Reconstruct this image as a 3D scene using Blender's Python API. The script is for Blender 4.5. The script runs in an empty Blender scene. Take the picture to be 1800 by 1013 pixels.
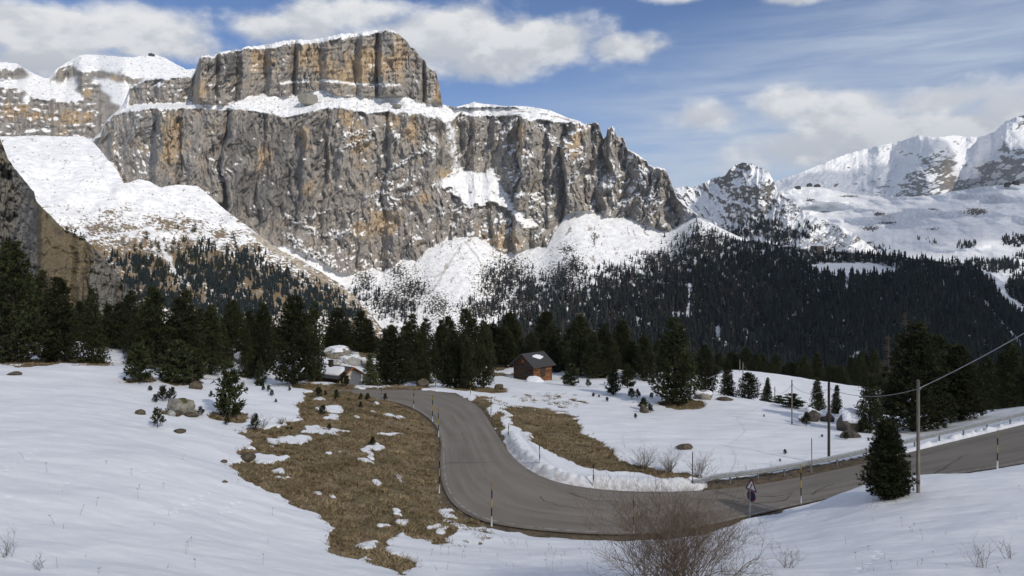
import bpy, math, random
import numpy as np
from mathutils import Vector, Matrix

C = bpy.context.scene.collection
scene = bpy.context.scene
F, HX, HY = 1300.0, 900.0, 450.0          # focal length / principal column / horizon row, in photograph pixels

# ------------------------------------------------------------------ camera
cam_d = bpy.data.cameras.new('camera')
cam = bpy.data.objects.new('camera', cam_d)
C.objects.link(cam)
cam.rotation_euler = (math.radians(90), 0, 0)
cam_d.sensor_width = 36.0
cam_d.lens = 36.0 * F / 1800.0
cam_d.shift_y = -(506.5 - HY) / 1800.0
cam_d.clip_start = 0.5
cam_d.clip_end = 60000.0
scene.camera = cam

# ------------------------------------------------------------------ light
SUN_EL = math.radians(34)
SUN_AZ = math.radians(143)                 # clockwise from +Y: to the right and behind the camera
sun_dir = Vector((math.sin(SUN_AZ) * math.cos(SUN_EL), math.cos(SUN_AZ) * math.cos(SUN_EL), math.sin(SUN_EL)))
sun_d = bpy.data.lights.new('sun', 'SUN')
sun_d.energy = 3.3
sun_d.angle = math.radians(0.5)
sun_d.color = (1.0, 0.93, 0.82)
sun = bpy.data.objects.new('sun', sun_d)
C.objects.link(sun)
sun.rotation_euler = sun_dir.to_track_quat('Z', 'Y').to_euler()
scene.view_settings.view_transform = 'Standard'
scene.view_settings.look = 'None'
scene.view_settings.exposure = 0.0
scene.view_settings.gamma = 1.0
scene.view_settings.use_curve_mapping = False
SKY_STRENGTH = 0.15

# ------------------------------------------------------------------ world: sky with procedural clouds
world = bpy.data.worlds.new('World')
scene.world = world
world.use_nodes = True


class NT:
    """small node-tree writer"""
    def __init__(self, tree):
        self.t = tree
        self.t.nodes.clear()

    def n(self, typ, **kw):
        nd = self.t.nodes.new(typ)
        for k, v in kw.items():
            setattr(nd, k, v)
        return nd

    def put(self, sock, v):
        if isinstance(v, (int, float)):
            sock.default_value = v
        elif isinstance(v, (tuple, list)):
            sock.default_value = tuple(v) if len(v) == len(sock.default_value) else (*v, 1.0)
        else:
            self.t.links.new(v, sock)

    def m(self, op, a, b=None, c=None, clamp=False):
        nd = self.n('ShaderNodeMath', operation=op, use_clamp=clamp)
        self.put(nd.inputs[0], a)
        if b is not None:
            self.put(nd.inputs[1], b)
        if c is not None:
            self.put(nd.inputs[2], c)
        return nd.outputs[0]

    def step(self, v, lo, hi, a=0.0, b=1.0):
        nd = self.n('ShaderNodeMapRange', interpolation_type='SMOOTHSTEP')
        self.put(nd.inputs[0], v)
        self.put(nd.inputs[1], lo)
        self.put(nd.inputs[2], hi)
        self.put(nd.inputs[3], a)
        self.put(nd.inputs[4], b)
        return nd.outputs[0]

    def mix(self, f, a, b):
        nd = self.n('ShaderNodeMix', data_type='RGBA')
        self.put(nd.inputs[0], f)
        self.put(nd.inputs[6], a)
        self.put(nd.inputs[7], b)
        return nd.outputs[2]

    def noise(self, vec, scale, detail=5.0, rough=0.55, dist=0.0):
        nd = self.n('ShaderNodeTexNoise')
        self.put(nd.inputs['Vector'], vec)
        nd.inputs['Scale'].default_value = scale
        nd.inputs['Detail'].default_value = detail
        nd.inputs['Roughness'].default_value = rough
        nd.inputs['Distortion'].default_value = dist
        return nd.outputs[0]

    def comb(self, x, y, z):
        nd = self.n('ShaderNodeCombineXYZ')
        for i, v in enumerate((x, y, z)):
            self.put(nd.inputs[i], v)
        return nd.outputs[0]

    def scale(self, vec, s):
        nd = self.n('ShaderNodeMapping')
        self.put(nd.inputs['Vector'], vec)
        nd.inputs['Scale'].default_value = s
        return nd.outputs[0]

    def attr(self, name):
        nd = self.n('ShaderNodeAttribute', attribute_name=name)
        return nd.outputs['Color'], nd.outputs['Fac']


def build_world():
    g = NT(world.node_tree)
    out = g.n('ShaderNodeOutputWorld')
    bg = g.n('ShaderNodeBackground')
    g.t.links.new(bg.outputs[0], out.inputs[0])
    tc = g.n('ShaderNodeTexCoord')
    sep = g.n('ShaderNodeSeparateXYZ')
    g.t.links.new(tc.outputs['Generated'], sep.inputs[0])
    sky = g.n('ShaderNodeTexSky', sky_type='NISHITA', sun_disc=False, sun_elevation=SUN_EL, sun_rotation=SUN_AZ)
    sky.altitude = 2200.0
    sky.air_density = 1.0
    sky.dust_density = 0.4
    sky.ozone_density = 1.6
    az = g.m('ARCTAN2', sep.outputs[0], sep.outputs[1])
    el = g.m('ARCSINE', sep.outputs[2])
    pos = g.comb(az, g.m('MULTIPLY', el, 1.7), 0.0)
    n1 = g.noise(pos, 8.0, 10.0, 0.58, 0.12)
    n1b = g.noise(g.comb(g.m('ADD', az, 0.010), g.m('MULTIPLY', g.m('ADD', el, 0.018), 1.7), 0.0), 8.0, 10.0, 0.58, 0.12)
    blobs = [  # direction of each cloud (photo column, row), half width, half height, weight
        (30, 42, 240, 42, 1.0), (270, 55, 120, 58, .95), (350, 90, 90, 38, .8), (60, 108, 110, 36, .85),
        (180, 112, 120, 26, .8), (470, 50, 95, 34, .85), (545, 40, 80, 44, .9), (640, 20, 150, 34, .85),
        (790, 66, 150, 58, 1.1), (930, 76, 150, 46, 1.1), (1075, 82, 90, 26, .9), (850, 118, 140, 30, .9),
        (1248, 206, 74, 30, .9), (1385, 180, 90, 34, .95), (1500, 196, 150, 42, .9), (1640, 182, 130, 38, .95),
        (1770, 200, 120, 48, .9), (1400, 266, 120, 40, .9), (1560, 236, 200, 50, 1.1), (1690, 226, 120, 34, 1.1), (1200, -6, 90, 12, .7),
        (1395, -4, 60, 14, .8), (1180, 70, 50, 40, .25)]
    tot = wsum = vsum = None
    for (px, py, rx, ry, wt) in blobs:
        a0 = math.atan((px - HX) / F)
        e0 = math.atan((HY - py) / F * math.cos(a0))
        sx, sy = rx / F * math.cos(a0) ** 2, ry / F * math.cos(a0)
        dx = g.m('MULTIPLY', g.m('SUBTRACT', az, a0), 1 / sx)
        dy = g.m('MULTIPLY', g.m('SUBTRACT', el, e0), 1 / sy)
        d2 = g.m('MULTIPLY_ADD', dx, dx, g.m('MULTIPLY', dy, dy))
        b = g.m('MULTIPLY', g.m('EXPONENT', g.m('MULTIPLY', d2, -0.75)), wt)
        tot = b if tot is None else g.m('MAXIMUM', tot, b)
        wsum = b if wsum is None else g.m('ADD', wsum, b)
        bv = g.m('MULTIPLY', b, dy)
        vsum = bv if vsum is None else g.m('ADD', vsum, bv)
    # clouds elsewhere in the sky (overhead, to the sides and behind): broken cover
    side = g.step(g.m('ABSOLUTE', az), 0.72, 1.0)
    high = g.step(el, 0.36, 0.55)
    n0 = g.noise(tc.outputs['Generated'], 2.2, 6.0, 0.55)
    other = g.m('MULTIPLY', g.m('MAXIMUM', side, high), g.step(n0, 0.40, 0.66))
    tot = g.m('MAXIMUM', tot, other)
    dens = g.m('MULTIPLY_ADD', g.m('SUBTRACT', n1, 0.5), 1.7, tot)
    densb = g.m('MULTIPLY_ADD', g.m('SUBTRACT', n1b, 0.5), 1.7, tot)
    mask = g.step(dens, 0.30, 0.80)
    rel = g.m('DIVIDE', vsum, g.m('ADD', wsum, 0.02))
    lit = g.step(g.m('SUBTRACT', n1, n1b), -0.07, 0.09)
    thick = g.step(densb, 0.35, 1.25)
    lum = g.m('MULTIPLY_ADD', lit, 0.42, 0.20)
    lum = g.m('MULTIPLY_ADD', g.step(rel, -1.2, 1.1), 0.46, lum)
    lum = g.m('MULTIPLY', lum, g.m('MULTIPLY_ADD', thick, -0.12, 1.04))
    ccol = g.mix(lum, (0.36, 0.40, 0.47), (0.84, 0.84, 0.84))
    # thin high streaks
    rot = g.n('ShaderNodeMapping')
    g.t.links.new(pos, rot.inputs[0])
    rot.inputs['Rotation'].default_value = (0, 0, math.radians(-9))
    rot.inputs['Scale'].default_value = (2.4, 13.0, 1.0)
    n2 = g.noise(rot.outputs[0], 2.0, 10.0, 0.64, 0.35)
    veil_line = g.m('SUBTRACT', g.m('MULTIPLY_ADD', az, 0.26, 0.205), el)
    veil = g.step(veil_line, -0.06, 0.10)
    low = g.step(el, 0.20, 0.02)
    cir = g.m('MULTIPLY', veil, g.step(g.m('MULTIPLY_ADD', low, 0.26, n2), 0.30, 0.74))
    rightside = g.step(az, -0.12, 0.35, 0.62, 0.95)
    cir = g.m('MULTIPLY', g.m('MULTIPLY_ADD', veil, 0.40, g.m('MULTIPLY', cir, 0.62)), rightside)
    skyc = g.n('ShaderNodeVectorMath', operation='SCALE')
    g.t.links.new(sky.outputs[0], skyc.inputs[0])
    skyc.inputs['Scale'].default_value = SKY_STRENGTH
    tint = g.n('ShaderNodeVectorMath', operation='MULTIPLY')
    g.t.links.new(skyc.outputs[0], tint.inputs[0])
    tint.inputs[1].default_value = (0.29, 0.45, 0.65)
    c1 = g.mix(cir, tint.outputs[0], (0.50, 0.58, 0.70))
    c2 = g.mix(mask, c1, ccol)
    g.t.links.new(c2, bg.inputs[0])
    bg.inputs[1].default_value = 1.0


build_world()

# ------------------------------------------------------------------ numeric helpers


def _h(ix, iy, seed):
    n = (ix.astype(np.int64) * 374761393 + iy.astype(np.int64) * 668265263 + seed * 1274126177) & 0xFFFFFFFF
    n = ((n ^ (n >> 13)) * 1274126177) & 0xFFFFFFFF
    n = ((n ^ (n >> 16)) * 2246822519) & 0xFFFFFFFF
    return (n ^ (n >> 15)).astype(np.float64) / 4294967295.0


def gnoise(x, y, seed=0):
    x, y = np.broadcast_arrays(np.asarray(x, float), np.asarray(y, float))
    ix, iy = np.floor(x), np.floor(y)
    fx, fy = x - ix, y - iy
    ix, iy = ix.astype(np.int64), iy.astype(np.int64)
    u = fx * fx * fx * (fx * (fx * 6 - 15) + 10)
    v = fy * fy * fy * (fy * (fy * 6 - 15) + 10)

    def g(dx, dy):
        a = _h(ix + dx, iy + dy, seed) * 2 * np.pi
        return np.cos(a) * (fx - dx) + np.sin(a) * (fy - dy)
    a, b, c, d = g(0, 0), g(1, 0), g(0, 1), g(1, 1)
    return (a + u * (b - a) + v * (c - a + u * (a - b - c + d))) * 1.41


def fbm(x, y, octv=5, seed=0, rough=0.5, lac=2.03):
    s, amp, tot = 0.0, 1.0, 0.0
    for i in range(octv):
        s = s + amp * gnoise(x, y, seed + i * 17)
        tot += amp
        amp *= rough
        x, y = x * lac + 3.1, y * lac + 1.7
    return s / tot


def ridged(x, y, octv=4, seed=0, rough=0.5):
    s, amp, tot = 0.0, 1.0, 0.0
    for i in range(octv):
        s = s + amp * (1 - np.abs(gnoise(x, y, seed + i * 13)) * 1.6)
        tot += amp
        amp *= rough
        x, y = x * 2.05 + 5.2, y * 2.05 + 1.3
    return s / tot


def sst(v, a, b):
    t = np.clip((v - a) / (b - a), 0, 1)
    return t * t * (3 - 2 * t)


def lerp(a, b, t):
    return a + (b - a) * t


def ipl(x, pts):
    p = np.array(pts, float)
    return np.interp(x, p[:, 0], p[:, 1])


def in_poly(x, y, poly):
    inside = np.zeros(x.shape, bool)
    n = len(poly)
    j = n - 1
    for i in range(n):
        xi, yi = poly[i]
        xj, yj = poly[j]
        c = ((yi > y) != (yj > y)) & (x < (xj - xi) * (y - yi) / ((yj - yi) or 1e-9) + xi)
        inside ^= c
        j = i
    return inside


def dist_line(x, y, pts):
    """distance to an open polyline"""
    best = np.full(x.shape, 1e18)
    for (x0, y0), (x1, y1) in zip(pts[:-1], pts[1:]):
        dx, dy = x1 - x0, y1 - y0
        L = dx * dx + dy * dy + 1e-12
        t = np.clip(((x - x0) * dx + (y - y0) * dy) / L, 0, 1)
        best = np.minimum(best, (x - x0 - t * dx) ** 2 + (y - y0 - t * dy) ** 2)
    return np.sqrt(best)


def blur(a, r, axis):
    if r < 1:
        return a
    k = np.exp(-0.5 * (np.arange(-3 * r, 3 * r + 1) / r) ** 2)
    k /= k.sum()
    pad = [(0, 0), (0, 0)]
    pad[axis] = (3 * r, 3 * r)
    ap = np.pad(a, pad, mode='edge')
    out = np.zeros_like(a)
    n = a.shape[axis]
    for i, w in enumerate(k):
        out += w * (ap[i:i + n] if axis == 0 else ap[:, i:i + n])
    return out


def pix(px, py, D):
    return (D * (px - HX) / F, D, D * (HY - py) / F)


# ------------------------------------------------------------------ mesh helpers
def new_mesh(name, verts, faces, smooth=False):
    """verts (n,3) array, faces (m,3) or (m,4) array"""
    verts = np.ascontiguousarray(verts, np.float32)
    faces = np.ascontiguousarray(faces, np.int32)
    me = bpy.data.meshes.new(name)
    k = faces.shape[1]
    me.vertices.add(len(verts))
    me.vertices.foreach_set('co', verts.ravel())
    me.loops.add(faces.size)
    me.loops.foreach_set('vertex_index', faces.ravel())
    me.polygons.add(len(faces))
    me.polygons.foreach_set('loop_start', np.arange(0, faces.size, k, dtype=np.int32))
    me.polygons.foreach_set('loop_total', np.full(len(faces), k, np.int32))
    me.polygons.foreach_set('use_smooth', np.full(len(faces), smooth, bool))
    me.update(calc_edges=True)
    return me


def set_color(me, name, rgb):
    a = me.color_attributes.new(name, 'FLOAT_COLOR', 'POINT')
    c = np.ones((len(rgb), 4), np.float32)
    c[:, :3] = rgb
    a.data.foreach_set('color', c.ravel())


def set_float(me, name, v):
    a = me.attributes.new(name, 'FLOAT', 'POINT')
    a.data.foreach_set('value', np.ascontiguousarray(v, np.float32))


def link(name, me, mat=None, parent=None):
    o = bpy.data.objects.new(name, me)
    C.objects.link(o)
    if mat is not None and me is not None and not me.materials:
        me.materials.append(mat)
    if parent is not None:
        o.parent = parent
    return o


def tag(o, label=None, cat=None, group=None, kind=None):
    for k, v in (('label', label), ('category', cat), ('group', group), ('kind', kind)):
        if v:
            o[k] = v
    return o


def empty(name, loc, rz=0.0, scale=1.0):
    o = bpy.data.objects.new(name, None)
    C.objects.link(o)
    o.location = loc
    o.rotation_euler = (0, 0, rz)
    o.scale = (scale,) * 3 if isinstance(scale, (int, float)) else scale
    o.empty_display_size = 0.2
    return o


def copy_tree(root):
    r = root.copy()
    C.objects.link(r)
    for k in list(r.keys()):
        if k in ('label', 'group'):
            del r[k]
    for ch in list(root.children):
        c = ch.copy()
        C.objects.link(c)
        c.parent = r
        for g in ch.children:
            d = g.copy()
            C.objects.link(d)
            d.parent = c
    return r


class MB:
    """collects simple solids and writes them as one mesh"""
    def __init__(self):
        self.v, self.f = [], []

    def add(self, vs, fs):
        b = len(self.v)
        self.v += [tuple(p) for p in vs]
        self.f += [tuple(b + i for i in q) for q in fs]
        return self

    def box(self, c, s, rz=0.0, M=None):
        hx, hy, hz = s[0] / 2, s[1] / 2, s[2] / 2
        vs = [Vector((x * hx, y * hy, z * hz)) for z in (-1, 1) for y in (-1, 1) for x in (-1, 1)]
        R = Matrix.Rotation(rz, 3, 'Z') if M is None else M
        vs = [R @ p + Vector(c) for p in vs]
        return self.add(vs, [(0, 2, 3, 1), (4, 5, 7, 6), (0, 1, 5, 4), (2, 6, 7, 3), (0, 4, 6, 2), (1, 3, 7, 5)])

    def tube(self, pts, radii, sides=6, cap=True):
        pts = [Vector(p) for p in pts]
        if isinstance(radii, (int, float)):
            radii = [radii] * len(pts)
        rings = []
        for i, p in enumerate(pts):
            d = (pts[min(i + 1, len(pts) - 1)] - pts[max(i - 1, 0)])
            d = d.normalized() if d.length > 1e-9 else Vector((0, 0, 1))
            up = Vector((0, 0, 1)) if abs(d.z) < 0.95 else Vector((1, 0, 0))
            a = d.cross(up).normalized()
            b = a.cross(d)
            rings.append([p + (a * math.cos(2 * math.pi * k / sides) + b * math.sin(2 * math.pi * k / sides)) * radii[i] for k in range(sides)])
        vs = [q for r in rings for q in r]
        fs = []
        for i in range(len(pts) - 1):
            for k in range(sides):
                k2 = (k + 1) % sides
                fs.append((i * sides + k, i * sides + k2, (i + 1) * sides + k2, (i + 1) * sides + k))
        if cap:
            fs.append(tuple(range(sides)))
            fs.append(tuple((len(pts) - 1) * sides + k for k in reversed(range(sides))))
        return self.add(vs, fs)

    def prism(self, outline, thick, M):
        """outline in local xz, extruded along local y"""
        n = len(outline)
        vs = [M @ Vector((x, -thick / 2, z)) for x, z in outline] + [M @ Vector((x, thick / 2, z)) for x, z in outline]
        fs = [tuple(range(n)), tuple(range(2 * n - 1, n - 1, -1))]
        fs += [(i, i + n, (i + 1) % n + n, (i + 1) % n) for i in range(n)]
        return self.add(vs, fs)

    def build(self, name, mat, parent=None, smooth=False):
        me = bpy.data.meshes.new(name)
        me.from_pydata(self.v, [], self.f)
        if smooth:
            me.polygons.foreach_set('use_smooth', [True] * len(me.polygons))
        me.update()
        return link(name, me, mat, parent)


# ------------------------------------------------------------------ materials
def material(name):
    m = bpy.data.materials.new(name)
    m.use_nodes = True
    g = NT(m.node_tree)
    out = g.n('ShaderNodeOutputMaterial')
    b = g.n('ShaderNodeBsdfPrincipled')
    g.t.links.new(b.outputs[0], out.inputs[0])
    b.inputs['Roughness'].default_value = 0.85
    b.inputs['Specular IOR Level'].default_value = 0.2
    return m, g, b, out


def simple(name, col, var=0.25, scale=8.0, rough=0.8, spec=0.25, metal=0.0, stretch=(1, 1, 1), bump=0.0):
    m, g, b, _ = material(name)
    tc = g.n('ShaderNodeTexCoord')
    n = g.noise(g.scale(tc.outputs['Object'], stretch), scale, 6.0, 0.6)
    f = g.step(n, 0.3, 0.7)
    lo = tuple(c * (1 - var) for c in col)
    hi = tuple(min(1, c * (1 + var)) for c in col)
    g.put(b.inputs['Base Color'], g.mix(f, lo, hi))
    b.inputs['Roughness'].default_value = rough
    b.inputs['Specular IOR Level'].default_value = spec
    b.inputs['Metallic'].default_value = metal
    if bump:
        bp = g.n('ShaderNodeBump')
        bp.inputs['Strength'].default_value = bump
        bp.inputs['Distance'].default_value = 0.05
        g.put(bp.inputs['Height'], n)
        g.t.links.new(bp.outputs[0], b.inputs['Normal'])
    return m


def attr_material(name, nscale, var=0.18, bump=0.0, bumpd=1.0):
    """albedo of rock / snow / scree per vertex, broken up by fine noise"""
    m, g, b, _ = material(name)
    col, _f = g.attr('albedo')
    tc = g.n('ShaderNodeTexCoord')
    n = g.noise(tc.outputs['Object'], nscale, 6.0, 0.62)
    k = g.step(n, 0.25, 0.75, 1 - var, 1 + var * 0.6)
    sc = g.n('ShaderNodeVectorMath', operation='SCALE')
    g.t.links.new(col, sc.inputs[0])
    g.t.links.new(k, sc.inputs['Scale'])
    g.t.links.new(sc.outputs[0], b.inputs['Base Color'])
    b.inputs['Roughness'].default_value = 0.9
    b.inputs['Specular IOR Level'].default_value = 0.1
    if bump:
        bp = g.n('ShaderNodeBump')
        bp.inputs['Strength'].default_value = bump
        bp.inputs['Distance'].default_value = bumpd
        g.put(bp.inputs['Height'], n)
        g.t.links.new(bp.outputs[0], b.inputs['Normal'])
    return m


# albedos
SNOW = np.array([0.86, 0.87, 0.89])
ROCK = np.array([0.285, 0.262, 0.238])
ROCK_D = np.array([0.115, 0.111, 0.110])
OCHRE = np.array([0.43, 0.320, 0.200])
BROWN = np.array([0.20, 0.145, 0.085])
SCRUB = np.array([0.075, 0.068, 0.055])

M_far_rock = attr_material('mountain_rock_and_snow', 0.07, 0.20, 0.22, 5.0)
M_slope = attr_material('slope_snow_and_scree', 0.08, 0.22, 0.3, 3.0)

# ------------------------------------------------------------------ mountains (built as relief in their own distance)


class Relief:
    """a mountainside swept over bearing (columns) and elevation (rows); depth is integrated from slope angles"""
    def __init__(self, x0, x1, nx, ny, bottom, skyline):
        self.x = np.linspace(x0, x1, nx)
        self.top = skyline(self.x)
        s = np.linspace(0, 1, ny)
        bot = bottom(self.x) if callable(bottom) else np.full(nx, float(bottom))
        self.X = np.repeat(self.x[None, :], ny, 0)
        self.Y = bot[None, :] + (self.top - bot)[None, :] * s[:, None]
        self.ny, self.nx = ny, nx

    def integrate(self, tan_a, anchor_y, anchor_d):
        t = (HY - self.Y) / F
        rate = 1.0 / np.maximum(tan_a - t, 0.06)
        dln = np.zeros_like(t)
        dln[1:] = 0.5 * (rate[1:] + rate[:-1]) * (t[1:] - t[:-1])
        ln = np.cumsum(dln, 0)
        if anchor_y is not None:
            row = np.argmin(np.abs(self.Y - anchor_y[None, :]), 0)
            ln = ln - ln[row, np.arange(self.nx)][None, :]
        self.D = np.exp(ln) * anchor_d[None, :]

    def pos(self):
        D = self.D
        return np.stack([D * (self.X - HX) / F, D, D * (HY - self.Y) / F], -1)

    def normals(self):
        P = self.pos()
        du = np.gradient(P, axis=1)
        dv = np.gradient(P, axis=0)
        n = np.cross(du, dv)
        n /= np.linalg.norm(n, axis=-1, keepdims=True) + 1e-12
        return n

    def mesh(self, name, albedo, mat, back=400.0, kind='structure', label=None, smooth=True):
        P = self.pos()
        last = P[-1]
        rows = [P]
        cols = [albedo]
        for k, (dy, dz) in enumerate(((0.15, -0.02), (0.5, -0.25), (1.0, -0.35), (1.4, -0.6))):
            q = last.copy()
            r = (self.D[-1] + back * dy) / self.D[-1]
            q[:, 0] *= r
            q[:, 1] *= r
            q[:, 2] = q[:, 2] + back * dz
            rows.append(q[None])
            cols.append(albedo[-1:])
        P = np.concatenate(rows, 0)
        A = np.concatenate(cols, 0)
        ny, nx = P.shape[:2]
        i = np.arange((ny - 1) * nx).reshape(ny - 1, nx)[:, :-1].ravel()
        f = np.stack([i, i + 1, i + nx + 1, i + nx], 1)
        me = new_mesh(name, P.reshape(-1, 3), f, smooth)
        set_color(me, 'albedo', np.clip(A.reshape(-1, 3), 0, 1))
        o = link(name, me, mat)
        if kind:
            o['kind'] = kind
        return o


def mixc(a, b, t):
    return a + (b - a) * t[..., None]


# ---- the big massif
SKY_A = [(140, 268), (147, 262), (158, 250), (168, 240), (177, 233), (187, 211), (205, 196), (213, 190), (222, 170), (229, 151), (240, 147), (257, 138), (285, 136), (318, 134), (337, 132), (343, 124),
         (347, 113), (350, 104), (355, 98), (366, 97), (377, 100), (381, 92), (400, 90), (424, 87), (430, 83), (455, 80), (480, 77), (494, 72), (520, 70), (547, 70), (575, 65),
         (600, 60), (640, 56), (677, 52), (688, 52), (700, 58), (708, 66), (717, 75), (722, 84), (729, 86), (734, 95), (747, 107), (752, 119), (757, 122), (766, 126), (772, 150), (775, 168), (778, 184),
         (783, 186), (800, 188), (815, 185), (827, 182), (833, 179), (850, 183), (867, 184), (890, 187), (907, 186), (933, 188), (967, 194), (1000, 208), (1020, 213), (1028, 220), (1032, 217),
         (1052, 218), (1056, 229), (1061, 247), (1065, 244), (1068, 226), (1080, 224), (1083, 237), (1088, 243), (1092, 238), (1098, 247), (1103, 262), (1112, 266), (1129, 278), (1140, 289), (1151, 296), (1160, 294), (1168, 297), (1172, 302),
         (1178, 317), (1184, 333), (1189, 346), (1201, 358), (1210, 364), (1228, 379), (1263, 399), (1294, 414), (1318, 423), (1345, 436), (1380, 452)]
BASE_A = [(140, 268), (150, 268), (173, 278), (200, 290), (217, 325), (243, 330), (270, 335), (347, 332), (367, 347), (393, 370), (420, 390), (447, 410), (487, 435), (500, 432), (543, 452), (567, 464), (597, 482), (623, 482), (643, 473), (663, 474), (673, 482), (690, 468), (713, 452),
          (730, 462), (753, 438), (777, 428), (797, 421), (833, 418), (853, 428), (870, 438), (894, 449), (930, 440), (960, 435), (977, 404), (997, 376), (1034, 372), (1067, 382), (1100, 385), (1131, 393), (1158, 405), (1178, 407), (1205, 391), (1220, 376), (1228, 381),
          (1263, 401), (1318, 425), (1380, 453)]
EDGE_A = [(140, 269), (150, 262), (177, 236), (187, 214), (205, 199), (213, 193), (240, 193), (280, 190), (320, 191), (394, 193), (425, 193), (457, 197), (507, 207), (534, 200), (560, 192), (600, 190), (647, 200), (687, 197), (740, 200), (767, 207), (783, 214), (793, 214), (810, 200),
          (844, 204), (867, 205), (914, 203), (933, 210), (967, 213), (994, 217), (1020, 214), (1027, 219), (1034, -50), (1380, -50)]
TOWER_A = [(140, 262), (213, 191), (240, 188), (280, 186), (320, 186), (337, 184), (400, 186), (424, 175), (440, 168), (500, 171), (530, 166), (567, 158), (593, 170), (653, 173), (707, 173), (713, 170), (740, 182), (760, 183), (778, 186), (800, 188), (900, 187), (1000, 208), (1026, 217), (1034, -50), (1380, -50)]


def skyA(x):
    y = ipl(x, SKY_A)
    rough = sst(x, 180, 240) * (1 - sst(x, 1190, 1260)) * (1 - 0.75 * sst(x, 780, 800) * (1 - sst(x, 1000, 1030)))
    y = y + rough * (fbm(x / 9.0, 0 * x + 2.2, 4, 5, 0.6) * 3.2)
    y = y - sst(x, 1020, 1060) * (1 - sst(x, 1170, 1195)) * np.maximum(0, fbm(x / 13.0, 0 * x + 9.2, 3, 8)) * 11
    return y


A = Relief(140, 1380, 1240, 520, 610, skyA)
X, Y = A.X, A.Y
yb, yw, yt = (ipl(A.x, p) for p in (BASE_A, EDGE_A, TOWER_A))
j1 = fbm(A.x / 14, 0 * A.x, 3, 3) * 3
yb = np.maximum(yb + j1 * sst(A.x, 640, 680), A.top)
yw = np.maximum(yw + fbm(A.x / 9, 0 * A.x + 4, 3, 4) * 3, A.top)
yt = np.maximum(np.minimum(yt + fbm(A.x / 9, 0 * A.x + 7, 3, 9) * 3, yw - 1), A.top)
SN_POLY = [(797, 306), (812, 300), (840, 306), (867, 299), (880, 327), (900, 357), (944, 403), (935, 406), (905, 380), (880, 362), (858, 352), (848, 366), (838, 360), (825, 372), (812, 352), (800, 345), (790, 330), (775, 340), (765, 332), (775, 318)]
GULLY = [(786, 205), (792, 235), (799, 270), (803, 300)]
ledges = [[(603, 240), (632, 234), (657, 229)], [(598, 262), (650, 246)], [(680, 303), (705, 288), (726, 275), (747, 263)], [(672, 318), (690, 322)], [(756, 240), (770, 255), (762, 275)],
          [(646, 346), (668, 341), (690, 333)], [(676, 366), (696, 362)], [(500, 380), (535, 394), (555, 410), (600, 418)], [(540, 384), (575, 372)], [(575, 412), (612, 408)],
          [(945, 222), (968, 240), (985, 255)], [(975, 255), (995, 262)], [(1028, 285), (1010, 310), (1000, 330)], [(1095, 245), (1110, 270), (1100, 300)], [(735, 330), (718, 345)],
          [(770, 363), (782, 370), (775, 380)], [(905, 345), (930, 342), (938, 355)], [(690, 235), (700, 250)], [(380, 300), (395, 312), (388, 318)], [(520, 432), (560, 455), (590, 470)], [(505, 415), (530, 432), (580, 458)],
          [(925, 290), (912, 310)], [(1085, 300), (1075, 335), (1085, 360)], [(1120, 300), (1135, 330)], [(1060, 290), (1050, 330)], [(1150, 320), (1140, 350)]]
wx = X + fbm(X / 16, Y / 16, 4, 21) * 11
wy = Y + fbm(X / 16, Y / 16, 4, 22) * 11
talus = sst(Y, yb[None] - 2, yb[None] + 3)
roof = 1 - sst(Y, yt[None] - 1.5, yt[None] + 1.5)       # above tower base
wall = (1 - talus) * sst(Y, yw[None] - 1.5, yw[None] + 1.5)
terrace = (1 - talus) * (1 - wall) * (1 - roof)
has_tower = sst(A.x, 222, 232) * (1 - sst(A.x, 776, 781))
cap_h = 3.0 + 3.0 * np.abs(fbm(A.x / 25, 0 * A.x + 1, 3, 31)) + 4.0 * sst(A.x, 425, 470) * (1 - sst(A.x, 640, 690))
cap = (1 - sst(Y, (A.top + cap_h)[None] - 1, (A.top + cap_h)[None] + 1)) * (has_tower * (1 - sst(A.x, 690, 705)))[None]
snowf = blur(in_poly(wx, wy, SN_POLY).astype(float), 2, 1)
gul = 1 - sst(dist_line(wx, wy, GULLY), 2.5, 9)
led = np.zeros_like(X)
for L in ledges:
    led = np.maximum(led, 1 - sst(dist_line(wx, wy, L), 1.0, 5.5))
led *= sst(fbm(X / 5, Y / 5, 3, 77), -0.30, 0.05)

T = np.where(True, 5.2, 0) + 0 * X
T = lerp(T, 0.62, talus)
T = lerp(T, 0.62, terrace)
T = lerp(T, lerp(0.60, 6.5, has_tower)[None] + 0 * X, roof * (1 - talus))
T = lerp(T, 0.55, cap)
T = lerp(T, 1.1, np.clip(snowf, 0, 1) * wall)
shoulder = sst(A.x, 1195, 1235)[None] + 0 * X
T = lerp(T, 0.75, shoulder)
rightw = sst(X, 1020, 1100) * wall
T = lerp(T, 2.2, rightw * 0.7)
T = 1 / blur(blur(1 / T, 2, 0), 3, 1)
Dc = ipl(A.x, [(140, 2050), (220, 1900), (270, 1830), (400, 1770), (560, 1720), (700, 1700), (800, 1740), (900, 1730), (1000, 1700), (1100, 1670), (1220, 1620), (1380, 1450)])
Dc = Dc + 3.0 * np.maximum(0, 432 - yb) * sst(A.x, 940, 975) * (1 - sst(A.x, 1180, 1230)) * 0.5
Dc = blur(Dc[None], 22, 1)[0]
A.integrate(T, yb, Dc)
tsoft = blur(np.clip(talus + roof * (1 - has_tower[None]) + terrace, 0, 1), 2, 0)
tb = (HY - blur(ipl(A.x, BASE_A)[None], 16, 1)) / F
A.D = lerp(A.D, Dc[None] * (0.62 - tb) / (0.62 - (HY - Y) / F), talus)

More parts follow.
